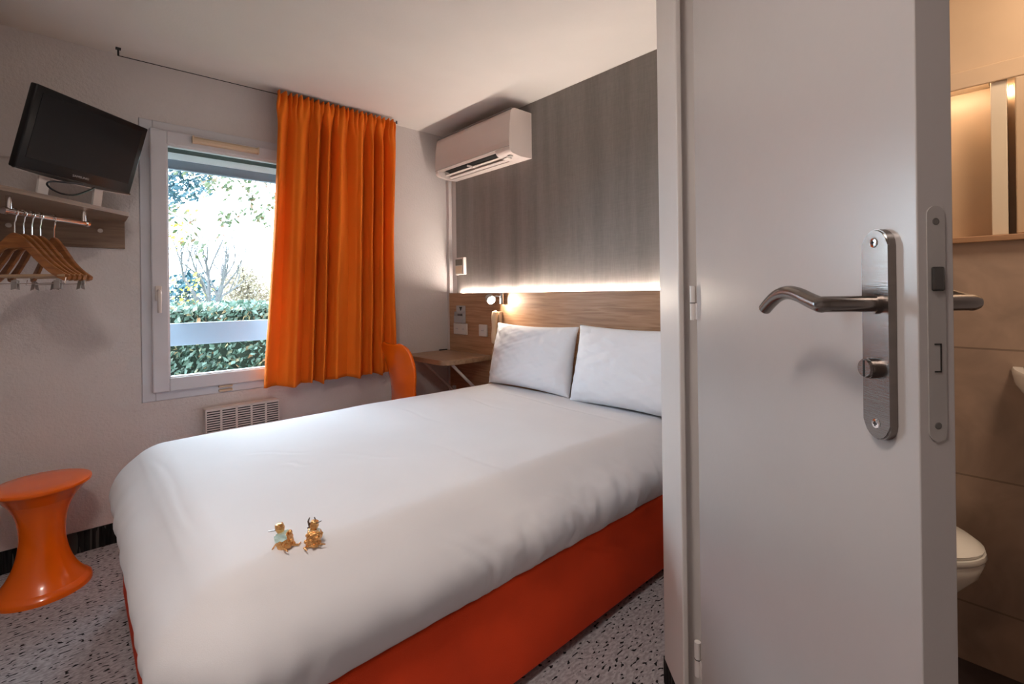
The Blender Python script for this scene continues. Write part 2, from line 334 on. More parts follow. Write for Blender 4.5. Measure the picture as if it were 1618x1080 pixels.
b = NB(); prism(b, [(YW - 0.0305, 1.990), (YW - 0.050, 1.992), (YW - 0.056, 2.000), (YW - 0.056, 2.012), (YW - 0.048, 2.022), (YW - 0.0305, 2.024)], 'x', 0.468, 0.775); box(b, 0.462, 0.470, YW - 0.058, YW - 0.0305, 1.988, 2.026, 0.003); box(b, 0.773, 0.781, YW - 0.058, YW - 0.0305, 1.988, 2.026, 0.003)
obj('trickle_vent', b, M_bone, sash, label='beige trickle vent on the top rail')
b = NB(); box(b, 0.573, 0.640, YW - 0.020, YW - 0.0062, 0.686, 0.699, 0.003); box(b, 0.573, 0.640, YW - 0.024, YW - 0.0062, 0.664, 0.676, 0.003); obj('drain_cap', b, M_bone, win, world=True)

# outside parts of the facade
b = NB(); box(b, 0.1, 1.2, YW + 0.10, YW + 0.30, 1.957, 2.3)
struct('trim_5', b, mat('shutter_box_grey', (0.12, 0.15, 0.13), 0.6), 'roller shutter box above the window outside', 'trim')
b = NB(); box(b, 0.15, 1.15, YW + 0.095, YW + 0.24, 1.922, 1.957); struct('trim_7', b, mat('white_lintel', (0.80, 0.82, 0.82), 0.6), 'white lintel strip above the window outside', 'trim')
b = NB(); box(b, 0.15, 1.15, YW + 0.100, YW + 0.115, 1.878, 1.921, 0.002); box(b, 0.15, 1.15, YW + 0.096, YW + 0.120, 1.868, 1.878, 0.002)
tag(obj('roller_shutter', b, mat('shutter_slat', (0.20, 0.23, 0.28), 0.5)), 'grey bottom slat of the rolled up shutter outside the window', 'shutter')
b = NB(); box(b, -0.05, 1.7, 3.29, 3.31, 0.905, 1.033, 0.003)
tag(obj('balcony_board', b, mat('frosted_board', (0.20, 0.25, 0.31), 0.35)), 'pale blue white horizontal board standing before the hedge outside', 'railing')
for px in (-0.03, 1.68):
    b = NB(); box(b, px - 0.02, px + 0.02, 3.312, 3.34, 0, 1.03); obj('railing_post', b, mat('post_grey', (0.3, 0.3, 0.3), 0.5), bpy.data.objects['balcony_board'])

# ---------------------------------------------------------------- garden outside
def leaves(bm, n, fn, size, flat=0.0):
    for _ in range(n):
        p = fn(); s = size * random.uniform(0.6, 1.3)
        a = Vector((random.gauss(0, 1), random.gauss(0, 1), random.gauss(0, 1))).normalized(); c = a.orthogonal().normalized(); d = a.cross(c)
        f = [bm.verts.new(p + c * s), bm.verts.new(p + d * s * 0.5 + a * s * 0.15), bm.verts.new(p - c * s), bm.verts.new(p - d * s * 0.5 + a * s * 0.15)]
        bm.faces.new(f)
def leafmat(name, stops, tr=0.25):
    m = bpy.data.materials.new(name); m.use_nodes = True; n = m.node_tree.nodes; L = m.node_tree.links
    b = n['Principled BSDF']; b.inputs['Roughness'].default_value = 0.35
    g = n.new('ShaderNodeNewGeometry'); cr = n.new('ShaderNodeValToRGB'); e = cr.color_ramp.elements
    while len(e) < len(stops): e.new(0.5)
    for el, (p, c) in zip(e, stops): el.position = p; el.color = tuple(c) + (1,)
    L.new(g.outputs['Random Per Island'], cr.inputs[0]); L.new(cr.outputs[0], b.inputs['Base Color'])
    t = n.new('ShaderNodeBsdfTranslucent'); L.new(cr.outputs[0], t.inputs[0]); mx = n.new('ShaderNodeMixShader'); mx.inputs[0].default_value = tr
    L.new(b.outputs[0], mx.inputs[1]); L.new(t.outputs[0], mx.inputs[2]); L.new(mx.outputs[0], n['Material Output'].inputs[0]); return m
L_hedge = leafmat('hedge_leaves', [(0.0, (0.05, 0.085, 0.06)), (0.5, (0.10, 0.16, 0.12)), (0.8, (0.24, 0.33, 0.28)), (0.93, (0.36, 0.28, 0.15)), (1.0, (0.30, 0.15, 0.08))])
L_yellow = leafmat('yellow_leaves', [(0, (0.30, 0.22, 0.03)), (1, (0.45, 0.36, 0.08))], 0.3)
L_conif = leafmat('blue_green_leaves', [(0, (0.015, 0.05, 0.07)), (1, (0.06, 0.13, 0.16))], 0.1)
L_hang = leafmat('olive_leaves', [(0, (0.05, 0.07, 0.03)), (0.7, (0.11, 0.13, 0.06)), (1, (0.15, 0.06, 0.03))], 0.15)
L_pale = leafmat('straw_leaves', [(0, (0.24, 0.19, 0.13)), (1, (0.34, 0.28, 0.21))], 0.3)
M_bark = mat('grey_bark', (0.22, 0.19, 0.17), 0.9, var=0.2, nscale=30)
M_barkp = mat('pale_bark', (0.10, 0.095, 0.10), 0.9, var=0.2, nscale=30)
b = NB(); box(b, -30, 40, YW + 0.45, 60, -0.1, -0.02); struct('floor_garden', b, mat('lawn', (0.16, 0.20, 0.10), 0.95, var=0.3, nscale=3), 'lawn outside the window', 'ground')
def hedge_pt():
    f = random.random(); x = random.uniform(-0.8, 3.4)
    top = 1.10 + 0.025 * noise.noise((x * 3, 0, 0))
    if f < 0.78: return Vector((x, 4.80 + random.uniform(-0.04, 0.05) + 0.04 * noise.noise((x * 4, 1, 3)), random.uniform(0, top)))
    return Vector((x, random.uniform(4.8, 5.5), top + random.uniform(-0.04, 0.03)))
hedge = thing('hedge', 'clipped green leafy hedge standing right outside the window', 'hedge', (1.3, 5.1, 0))
b = NB(); leaves(b, 11000, hedge_pt, 0.032); obj('foliage', b, L_hedge, hedge, world=True)
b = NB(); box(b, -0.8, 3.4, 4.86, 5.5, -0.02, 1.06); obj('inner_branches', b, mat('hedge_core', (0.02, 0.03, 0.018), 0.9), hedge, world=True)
def grow(bm, p, d, L, r, depth, tips, spread=0.5, up=0.12):
    pts = [p.copy()]; rs = [r]; q = p.copy(); dd = d.copy()
    for i in range(4):
        dd = (dd + Vector((random.gauss(0, 0.10), random.gauss(0, 0.10), random.gauss(0, 0.07) + up * 0.3))).normalized()
        q = q + dd * (L / 4); pts.append(q.copy()); rs.append(r * (1 - 0.13 * (i + 1)))
    tube(bm, pts, rs, 5 if depth < 2 else 4, cap=False); tips.append(q.copy())
    if depth == 0: return
    for k in range(random.choice((3, 3, 4))):
        i = random.choice((2, 3, 4)); nd = (dd + Vector((random.gauss(0, spread), random.gauss(0, spread), random.gauss(0, spread * 0.7) + up))).normalized()
        grow(bm, pts[i], nd, L * random.uniform(0.55, 0.8), rs[i] * 0.72, depth - 1, tips, spread, up)
def tree(name, label, base, L, r, depth, bark, lm, n, jit, ls, spread=0.5, up=0.15, d=(0, 0, 1)):
    t = thing(name, label, 'tree', base); b = NB(); tips = []
    grow(b, Vector(base), Vector(d).normalized(), L, r, depth, tips, spread, up); obj('trunk', b, bark, t, world=True)
    if n:
        b = NB(); leaves(b, n, lambda: random.choice(tips) + Vector((random.gauss(0, jit), random.gauss(0, jit), random.gauss(0, jit))), ls); obj('crown', b, lm, t, world=True)
    return t
random.seed(11)
t = thing('bare_tree', 'grey bare branched tree rising behind the middle of the hedge', 'tree', (1.58, 9.0, -0.02)); b = NB(); tips = []
tube(b, [(1.58, 9.0, -0.02), (1.57, 9.0, 0.6), (1.60, 9.0, 1.0)], [0.10, 0.08, 0.065], 8)
for d in ((-0.42, 0.1, 1), (-0.12, -0.1, 1), (0.10, 0.1, 1), (0.40, 0, 1), (0.62, 0.1, 0.8)): grow(b, Vector((1.59, 9.0, 0.85)), Vector(d).normalized(), 0.72, 0.040, 4, tips, 0.30, 0.22)
obj('trunk', b, M_barkp, t, world=True)
random.seed(5)
tree('yellow_tree', 'small tree with yellow autumn leaves at the left behind the hedge', (0.95, 7.6, -0.02), 0.95, 0.035, 4, M_barkp, L_yellow, 900, 0.12, 0.035, 0.45, 0.10)
random.seed(9)
tree('distant_tree', 'faint bare tree far away at the right of the view', (6.6, 21.0, -0.02), 1.7, 0.12, 4, M_barkp, None, 0, 0, 0, 0.45, 0.25)
def bush(name, label, c, rx, rz, lm, n, ls):
    t = thing(name, label, 'shrub', (c[0], c[1], -0.02)); b = NB()
    def f():
        a = random.uniform(0, 2 * PI); e = random.uniform(-0.3, 1) * PI / 2; k = (random.random() ** 0.4) * (1 + 0.25 * noise.noise((a * 1.5, e * 2, c[0])))
        return Vector((c[0] + rx * k * math.cos(a) * math.cos(e), c[1] + rx * k * math.sin(a) * math.cos(e), max(0, c[2] + rz * k * math.sin(e))))
    leaves(b, n, f, ls); obj('foliage', b, lm, t, world=True)
    b = NB(); tube(b, [(c[0], c[1], -0.02), (c[0], c[1], c[2])], [0.05, 0.02], 6); obj('stem', b, M_bark, t, world=True)
bush('dark_green_shrub', 'dark blue green shrub peeping over the left part of the hedge', (1.55, 10.5, 0.9), 0.55, 0.75, L_conif, 1500, 0.05)
bush('straw_shrub', 'broad pale straw coloured shrub far behind the hedge in the middle', (3.5, 15.0, 0.5), 1.05, 1.45, L_pale, 7000, 0.05)
bush('straw_shrub', 'broad pale straw coloured shrub at the right edge of the view, nearest the curtain', (5.9, 16.5, 0.5), 1.25, 1.85, L_pale, 7000, 0.055)
bush('straw_shrub', 'pale straw coloured shrub at the left, behind the yellow leaved tree', (1.3, 17.5, 0.5), 1.2, 1.4, L_pale, 6000, 0.055)
# overhanging branches at the top of the view
random.seed(21)
t = thing('blue_green_tree', 'dense blue green tree crown at the top left of the view', 'tree', (0.1, 6.1, 0)); b = NB()
tube(b, [(0.1, 6.1, -0.02), (0.15, 6.1, 1.3), (0.4, 6.05, 2.3)], [0.07, 0.06, 0.04], 8); obj('trunk', b, M_bark, t, world=True)
cl = [Vector((0.58 + random.uniform(-0.3, 0.50), 6.05 + random.uniform(-0.25, 0.25), 2.42 + random.uniform(-0.42, 0.22))) for _ in range(30)]
cl = [c for c in cl if c.z > 1.98 + (c.x - 0.60) * 0.9]
b = NB(); leaves(b, 2200, lambda: random.choice(cl) + Vector((random.gauss(0, 0.06), random.gauss(0, 0.06), random.gauss(0, 0.06))), 0.030); obj('crown', b, L_conif, t, world=True)
t = thing('overhanging_tree', 'near tree whose thin leafy branches hang into the top of the view', 'tree', (2.6, 5.6, 0)); b = NB()
tube(b, [(2.6, 5.6, -0.02), (2.5, 5.6, 1.5), (2.2, 5.5, 2.7)], [0.06, 0.05, 0.035], 8)
tips = []
for pts in ([(2.2, 5.5, 2.7), (1.6, 5.2, 2.55), (1.1, 5.0, 2.30), (0.85, 5.0, 2.18)], [(1.6, 5.2, 2.55), (1.3, 5.1, 2.2), (1.1, 5.0, 1.95), (1.0, 5.0, 1.85)], [(2.2, 5.5, 2.7), (1.8, 5.3, 2.3), (1.45, 5.0, 2.1), (1.3, 5, 1.95)],
            [(1.6, 5.2, 2.55), (1.2, 5.1, 2.45), (0.8, 5.0, 2.25)], [(2.2, 5.5, 2.7), (1.3, 5.3, 2.75), (0.5, 5.2, 2.2), (0.35, 5.1, 1.95)], [(0.5, 5.1, 2.0), (0.7, 5.0, 1.87), (0.8, 5.0, 1.75), (0.86, 5, 1.62)]):
    tube(b, pts, [0.014, 0.010, 0.007, 0.003][:len(pts)], 5)
    V = [Vector(p) for p in pts]
    for k in range(46):
        i = random.randrange(len(V) - 1); p = V[i].lerp(V[i + 1], random.random()) + Vector((random.gauss(0, 0.05), random.gauss(0, 0.05), random.gauss(-0.03, 0.06)))
        if p.z > 1.86 or random.random() < 0.3: tips.append(p)
obj('trunk', b, M_bark, t, world=True)
b = NB(); leaves(b, 900, lambda: random.choice(tips) + Vector((random.gauss(0, 0.022), random.gauss(0, 0.02), random.gauss(0, 0.022))), 0.030); obj('crown', b, L_hang, t, world=True)

# ---------------------------------------------------------------- curtain and its wire
random.seed(3)
def curtain():
    b = NB(); NU, NV = 420, 70; grid = []
    zt, zb = 2.352, 0.664
    for j in range(NV + 1):
        v = (j / NV) ** 1.0; row = []
        z = zt + (zb - zt) * v
        for i in range(NU + 1):
            u = i / NU
            xt = 0.868 + 0.742 * u; xb = 0.772 + 0.828 * u; k = v ** 1.15
            x = xt * (1 - k) + xb * k
            x -= 0.02 * math.sin(PI * v) * (u > 0.9) * (u - 0.9) * 10
            # header frill (fine gathers) blending to deep folds
            hd = max(0.0, 1 - v / 0.09); fl = min(1.0, v / 0.12)
            ph = 2 * PI * (8.5 * u + 0.25 * math.sin(2 * PI * u * 2.3 + 1.1)) + 0.5 * noise.noise((u * 6, v * 1.5, 2))
            fold = (abs(math.sin(ph / 2 + 0.3)) * 2 - 1.1) + 0.22 * math.sin(2 * ph + 0.8 + v)
            amp = 0.058 * fl * (0.75 + 0.45 * noise.noise((u * 5 + 7, v * 1.2, 0.4))) + 0.004
            ga = math.sin(2 * PI * 24 * u + 1.5 * noise.noise((u * 20, 0, 0)))
            y = 2.905 - amp * fold - 0.008 * ga * math.exp(-((v - 0.045) / 0.035) ** 2) - 0.014 * ga * hd * (v < 0.03) - 0.012 * math.exp(-((v - 0.02) / 0.02) ** 2)
            y -= 0.008 * noise.noise((u * 9, v * 5, 5)) * fl
            x += 0.012 * math.cos(ph) * fl - 0.007 * math.sin(ph) * math.exp(-((v - 0.05) / 0.04) ** 2)
            zz = z + 0.006 * ga * hd + (0.008 * math.sin(ph * 0.5) * (v > 0.98))
            row.append(b.verts.new((x, y, zz)))
        grid.append(row)
    for j in range(NV):
        for i in range(NU): b.faces.new((grid[j][i], grid[j][i + 1], grid[j + 1][i + 1], grid[j + 1][i]))
    return b
cu = obj('curtain', curtain(), M_curt, smooth=True, angle=0)
sd = cu.modifiers.new('thickness', 'SOLIDIFY'); sd.thickness = 0.0016
tag(cu, 'orange gathered curtain hanging over the right half of the window', 'curtain')
wire = thing('curtain_rail', 'thin dark curtain wire under the ceiling above the window', 'curtain rail', (0.9, 2.93, 2.34))
b = NB(); cyl(b, (0.165, 2.93, 2.336), (1.64, 2.93, 2.358), 0.0022, 8); obj('wire', b, M_dark, wire, world=True)
b = NB(); cyl(b, (0.165, 2.93, 2.336), (0.165, 2.93, ZC), 0.004, 8); box(b, 0.155, 0.175, 2.92, 2.94, ZC - 0.006, ZC); obj('hook', b, M_dark, wire, world=True)
b = NB(); cyl(b, (1.64, 2.93, 2.352), (1.64, 2.93, ZC), 0.004, 8); obj('hook', b, M_dark, wire, world=True)

# ---------------------------------------------------------------- radiator
rad = thing('radiator', 'white wall convector heater with slatted grille under the window', 'heater', (0.68, 2.95, 0.2))
rx0, rx1, rz0, rz1, ry0, ry1 = 0.497, 0.862, 0.16, 0.590, 2.918, 2.992
b = NB(); box(b, rx0, rx1, ry0 + 0.006, ry1, rz0, rz1, 0.005)
obj('casing', b, M_white, rad, world=True)
b = NB(); box(b, rx0 + 0.008, rx1 - 0.008, ry0 + 0.0045, ry0 + 0.0055, rz0 + 0.2, rz1 - 0.012); obj('vent_backing', b, M_dark, rad, world=True)
b = NB(); nb = 5; bw = (rx1 - rx0) / nb
for k in range(nb + 1):
    xc = rx0 + k * bw; box(b, max(rx0, xc - 0.005), min(rx1, xc + 0.005), ry0, ry0 + 0.006, rz0, rz1, 0.001)
for k in range(17):
    z = rz1 - 0.009 - k * 0.0125
    box(b, rx0, rx1, ry0 + 0.001, ry0 + 0.0055, z - 0.003, z + 0.003)
box(b, rx0, rx1, ry0, ry0 + 0.006, rz0, rz0 + 0.21); box(b, rx0, rx1, ry0, ry0 + 0.006, rz1 - 0.01, rz1, 0.001)
obj('grille', b, M_acw, rad, world=True)

# ---------------------------------------------------------------- headboard with light strip
hb = thing('headboard', 'oak laminate headboard panel along the wall behind the bed', 'headboard', (2.1, 1.8, 0))
b = NB(); box(b, 2.085, 2.107, 0.762, 2.968, 0.0, 1.186, 0.001); obj('panel', b, M_oak, hb, world=True)
b = NB(); box(b, 2.107, 2.1205, 0.762, 2.968, 1.170, 1.180); obj('backing_strip', b, M_white, hb, world=True)
b = NB(); box(b, 2.1085, 2.1195, 0.77, 2.860, 1.1801, 1.184); obj('light_strip', b, M_led, hb, world=True, label='glowing warm light strip along the top edge')
tag(hb, 'oak laminate headboard panel along the wall behind the bed, lit along its top edge', 'headboard')

# ---------------------------------------------------------------- air conditioner
ac = thing('air_conditioner', 'white split air conditioner mounted high on the wallpaper above the desk', 'air conditioner', (2.12, 2.5, 2.02))
def arc(cx, cz, r, a0, a1, n=6): return [(cx + r * math.cos(math.radians(a0 + (a1 - a0) * k / n)), cz + r * math.sin(math.radians(a0 + (a1 - a0) * k / n))) for k in range(n + 1)]
XB = XH - 0.005
full = [(XB, 2.022), (XB, 2.305), (2.035, 2.305)] + arc(1.985, 2.262, 0.043, 80, 172, 8) + [(1.934, 2.20), (1.928, 2.10), (1.930, 2.062)] + arc(1.965, 2.060, 0.034, 190, 262, 5) + [(2.03, 2.018)]
notch = [(XB, 2.022), (XB, 2.305), (2.035, 2.305)] + arc(1.985, 2.262, 0.043, 80, 172, 8) + [(1.934, 2.20), (1.928, 2.10), (1.930, 2.066), (1.940, 2.050), (1.965, 2.10), (2.045, 2.085), (2.050, 2.018)]
b = NB(); prism(b, full, 'y', 2.105, 2.235); prism(b, notch, 'y', 2.235, 2.868); prism(b, full, 'y', 2.868, 2.900)
bmesh.ops.remove_doubles(b, verts=b.verts, dist=0.0002)
obj('casing', b, M_acw, ac, world=True)
b = NB(); prism(b, [(1.9645, 2.0985), (2.0445, 2.0835), (2.046, 2.060), (1.962, 2.080)], 'y', 2.236, 2.867); obj('air_outlet', b, M_dark, ac, world=True)
b = NB(); prism(b, [(1.992, 2.040), (1.994, 2.044), (2.010, 2.040), (2.008, 2.035)], 'y', 2.242, 2.862); obj('louver', b, M_acw, ac, world=True)
b = NB(); prism(b, [(2.028, 2.030), (2.030, 2.034), (2.048, 2.026), (2.046, 2.021)], 'y', 2.242, 2.862)
box(b, 1.95, 2.04, 2.549, 2.551, 2.034, 2.046); obj('louver', b, M_acw, ac, world=True)
b = NB(); box(b, 1.9255, 1.9315, 2.105, 2.900, 2.064, 2.0675, 0.001); box(b, 1.950, 1.970, 2.105, 2.900, 2.2975, 2.2995); obj('trim_strip', b, M_steel2, ac, world=True)
b = NB(); box(b, 1.962, 1.990, 2.135, 2.160, 2.0185, 2.0245, 0.002); box(b, 2.0, 2.012, 2.17, 2.18, 2.0165, 2.021, 0.001); obj('indicator_window', b, M_steel2, ac, world=True)
b = NB(); box(b, 1.975, 2.005, 2.178, 2.222, 2.0165, 2.0205, 0.001); obj('display_panel', b, M_plate, ac, world=True)

# ---------------------------------------------------------------- wall fittings
t = thing('wall_thermostat', 'small cream control box on the left edge of the wallpaper', 'thermostat', (2.1, 2.845, 1.38))
b = NB(); box(b, 2.093, 2.120, 2.795, 2.900, 1.322, 1.448, 0.003); obj('casing', b, M_plate, t, world=True)
b = NB(); box(b, 2.0905, 2.0945, 2.812, 2.892, 1.390, 1.436, 0.001); obj('display', b, mat('display_brown', (0.10, 0.08, 0.05), 0.3), t, world=True)
b = NB(); box(b, 2.0905, 2.0945, 2.812, 2.892, 1.332, 1.386, 0.001); obj('lower_panel', b, M_cream, t, world=True)
def socket(y, z, w, h, label, two=True):
    t = thing('wall_socket', label, 'socket', (2.085, y, z), group='white sockets on the headboard')
    b = NB(); box(b, -0.012, -0.0005, -w / 2, w / 2, -h / 2, h / 2, 0.003); obj('plate', b, M_plate, t)
    for s in ((-1, 1) if two else (0,)):
        b = NB(); cyl(b, (-0.0128, s * w * 0.24, 0), (-0.0118, s * w * 0.24, 0), 0.017, 20); ot = obj('outlet', b, M_white, t)
        for q in (-1, 1):
            b = NB(); cyl(b, (-0.0134, s * w * 0.24 + q * 0.007, 0), (-0.0126, s * w * 0.24 + q * 0.007, 0), 0.0026, 8); obj('pin_hole', b, M_dark, ot)
socket(2.822, 0.925, 0.160, 0.082, 'wide white double socket plate on the headboard above the desk')
socket(2.560, 0.925, 0.085, 0.082, 'small white socket plate half hidden behind the telephone handset', False)
t = thing('remote_holder', 'clear plastic remote control holder on the headboard above the double socket', 'holder', (2.085, 2.82, 1.03))
b = NB(); box(b, 2.058, 2.0845, 2.765, 2.875, 0.970, 0.976, 0.002); box(b, 2.080, 2.0845, 2.765, 2.875, 0.976, 1.095, 0.002); box(b, 2.058, 2.062, 2.765, 2.875, 0.976, 1.02, 0.001)
box(b, 2.062, 2.080, 2.765, 2.769, 0.976, 1.05); box(b, 2.062, 2.080, 2.871, 2.875, 0.976, 1.05)
obj('holder_tray', b, mat('smoky_plastic', (0.40, 0.38, 0.38), 0.2), t, world=True)
b = NB(); box(b, 2.064, 2.078, 2.795, 2.840, 0.9765, 1.035, 0.003); obj('keypad', b, mat('dark_grey_plastic', (0.10, 0.09, 0.09), 0.4), t, world=True)
b = NB(); prism(b, [(2.835, 1.085), (2.800, 1.085), (2.8175, 1.055)], 'x', 2.0775, 2.0795); obj('arrow_mark', b, M_dark, t, world=True)

# reading lamp
lamp = thing('reading_lamp', 'small chrome wall reading lamp glowing on the headboard left of the pillows', 'lamp', (2.085, 2.345, 1.14))
b = NB(); tube(b, [(2.066, 2.345, 1.110), (2.066, 2.345, 1.112), (2.066, 2.345, 1.178), (2.066, 2.345, 1.180)], [0.012, 0.016, 0.016, 0.012], 20); box(b, 2.07, 2.0845, 2.335, 2.355, 1.12, 1.17); obj('wall_bracket', b, M_chrome, lamp, smooth=True, world=True)
b = NB(); tube(b, [(2.062, 2.355, 1.16), (2.045, 2.375, 1.162), (2.03, 2.405, 1.155)], 0.006, 10); obj('arm', b, M_chrome, lamp, smooth=True, world=True)
hc = Vector((2.020, 2.412, 1.145)); hd_ = Vector((-0.22, -0.86, -0.42)).normalized()
q = hd_.to_track_quat('Z', 'Y').to_matrix().to_4x4(); q.translation = hc
h = bmesh.new(); lathe(h, [(0.0, -0.035), (0.012, -0.034), (0.022, -0.026), (0.028, -0.010), (0.030, 0.022), (0.027, 0.023), (0.025, 0.012), (0.0, 0.011)], (0, 0, 0), 28)
b = NB(); merge(b, h, q); lh = obj('lamp_head', b, M_steel2, lamp, smooth=True, world=True)
h = bmesh.new(); lathe(h, [(0.0, 0.020), (0.012, 0.0195), (0.0235, 0.014), (0.0235, 0.0125), (0, 0.0125)], (0, 0, 0), 24)
b = NB(); merge(b, h, q); obj('bulb', b, M_lamp, lh, smooth=True)
sp = bpy.data.lights.new('reading_lamp_beam', 'SPOT'); sp.energy = 6; sp.color = (1.0, 0.84, 0.68); sp.spot_size = math.radians(84); sp.spot_blend = 0.5; sp.shadow_soft_size = 0.02
so = bpy.data.objects.new('reading_lamp_beam', sp); C.objects.link(so); so.location = hc + hd_ * 0.035; so.rotation_euler = (Vector((0.40, -0.90, -0.10))).to_track_quat('-Z', 'Y').to_euler()

# telephone handset
ph = thing('wall_telephone', 'cream telephone handset hanging on the headboard with a coiled cord', 'telephone', (2.06, 2.40, 0.95))
b = NB(); tube(b, [(2.050, 2.385, 1.055), (2.040, 2.385, 1.050), (2.034, 2.385, 1.02), (2.032, 2.387, 0.955), (2.034, 2.39, 0.895), (2.040, 2.39, 0.865), (2.050, 2.39, 0.860)], [0.016, 0.024, 0.022, 0.016, 0.021, 0.025, 0.018], 14); obj('handset', b, M_cream, ph, smooth=True, world=True)
b = NB(); box(b, 2.056, 2.0845, 2.360, 2.410, 0.90, 1.06, 0.006); obj('cradle', b, M_cream, ph, world=True)
b = NB(); pts = []
for k in range(0, 150 * 2):
    s = k / 299; a = k * 0.55; base = Vector((2.045 - 0.035 * math.sin(PI * s) * 0.3, 2.39 + 0.022 * s + 0.012 * math.sin(PI * s), 0.858 - 0.20 * s))
    pts.append(base + Vector((0.0055 * math.cos(a), 0.0055 * math.sin(a), 0)))
tube(b, pts, 0.0016, 5); obj('coiled_cord', b, M_cream, ph, smooth=True, world=True)

# ---------------------------------------------------------------- desk
dk = thing('wall_desk', 'small oak folding desk with rounded corner fixed beside the headboard', 'desk', (2.0, 2.75, 0))
def desk_poly():
    x0, y0, r = 1.695, 2.475, 0.075; P = [(2.084, 2.995), (x0, 2.995)]
    P += [(x0 + r + r * math.cos(math.radians(a)), y0 + r + r * math.sin(math.radians(a))) for a in range(180, 271, 10)]
    return P + [(2.084, y0)]
b = NB(); prism(b, desk_poly(), 'z', 0.728, 0.760); bmesh.ops.bevel(b, geom=[e for e in b.edges], offset=0.003, segments=1, affect='EDGES'); obj('tabletop', b, M_desk, dk, world=True)
for yy in (2.545, 2.905):
    b = NB(); tube(b, [(1.80, yy, 0.722), (2.075, yy, 0.46)], 0.010, 10); box(b, 2.068, 2.0845, yy - 0.014, yy + 0.014, 0.42, 0.50, 0.002); box(b, 1.78, 2.08, yy - 0.012, yy + 0.012, 0.7195, 0.7275)
    obj('bracket', b, M_white, dk, world=True)
b = NB(); tube(b, [(2.06, 2.97, 0.765), (2.03, 2.965, 0.766), (1.99, 2.97, 0.7655)], 0.0045, 8); tag(obj('black_cable', b, M_black), 'short black cable end lying in the back corner of the desk', 'cable')

# ---------------------------------------------------------------- orange chair by the desk
chr_ = thing('orange_chair', 'orange plastic chair between the bed and the window wall', 'chair', (1.60, 2.70, 0))
def shell():
    b = NB(); prof = []
    # (x, z, half width, cup): seat front to top of back
    raw = [(0.20, 0.425, 0.17, 0), (0.19, 0.445, 0.19, .003), (0.10, 0.44, 0.205, .008), (0, 0.43, 0.20, .01), (-0.10, 0.435, 0.18, .01), (-0.15, 0.46, 0.16, .012), (-0.175, 0.52, 0.135, .02), (-0.19, 0.60, 0.13, .03), (-0.20, 0.68, 0.155, .035), (-0.215, 0.76, 0.165, .035), (-0.235, 0.83, 0.165, .03), (-0.245, 0.865, 0.145, .025), (-0.25, 0.878, 0.10, .02)]
    n = 16; G = []
    for (x, z, w, c) in raw:
        G.append([b.verts.new((x + (c * (2 * k / n - 1) ** 2 if z > 0.47 else 0), w * (2 * k / n - 1), z + (c * (2 * k / n - 1) ** 2 if z <= 0.47 else 0))) for k in range(n + 1)])
    for a, c in zip(G, G[1:]):
        for k in range(n): b.faces.new((a[k], a[k + 1], c[k + 1], c[k]))
    return b
sh = obj('seat_shell', shell(), M_or, chr_, smooth=True, angle=0)
m_ = sh.modifiers.new('sub', 'SUBSURF'); m_.levels = 2; m_.render_levels = 2
m_ = sh.modifiers.new('thick', 'SOLIDIFY'); m_.thickness = 0.022; m_.offset = 1
for sx, sy in ((1, 1), (1, -1), (-1, 1), (-1, -1)):
    b = NB(); tube(b, [(sx * 0.14, sy * 0.14, 0.41), (sx * 0.17, sy * 0.17, 0.0)], [0.016, 0.011], 12); obj('leg', b, M_or, chr_, smooth=True)
chr_.location = (1.690, 2.675, 0)

# ---------------------------------------------------------------- bed
bed = thing('bed', 'double bed with a bright orange fabric base', 'bed', (1.1, 1.7, 0))
b = NB(); box(b, 0.128, 2.075, 1.028, 2.390, 0.035, 0.340, 0.012, 3); obj('base', b, M_orfab, bed, world=True, smooth=True)
b = NB(); box(b, 0.30, 2.04, 1.17, 2.25, 0.3405, 0.50, 0.03, 3); obj('mattress', b, M_mattress, bed, world=True, smooth=True)
for x in (0.3, 1.9):
    for y in (1.2, 2.2):
        b = NB(); cyl(b, (x, y, 0), (x, y, 0.036), 0.03, 16); obj('foot', b, M_black, bed, world=True)
CREASES = [(0.20, 2.10, 0.225, 1.40, 0.0016), (1.508, 1.97, 1.505, 1.66, 0.003), (1.15, 2.05, 1.164, 1.70, 0.0016), (0.50, 1.66, 0.56, 1.60, 0.003), (0.66, 1.62, 0.80, 1.46, 0.0022), (0.45, 1.85, 0.60, 1.72, 0.002), (1.75, 1.95, 1.72, 1.25, 0.002), (0.95, 1.50, 1.00, 1.15, 0.0016)]
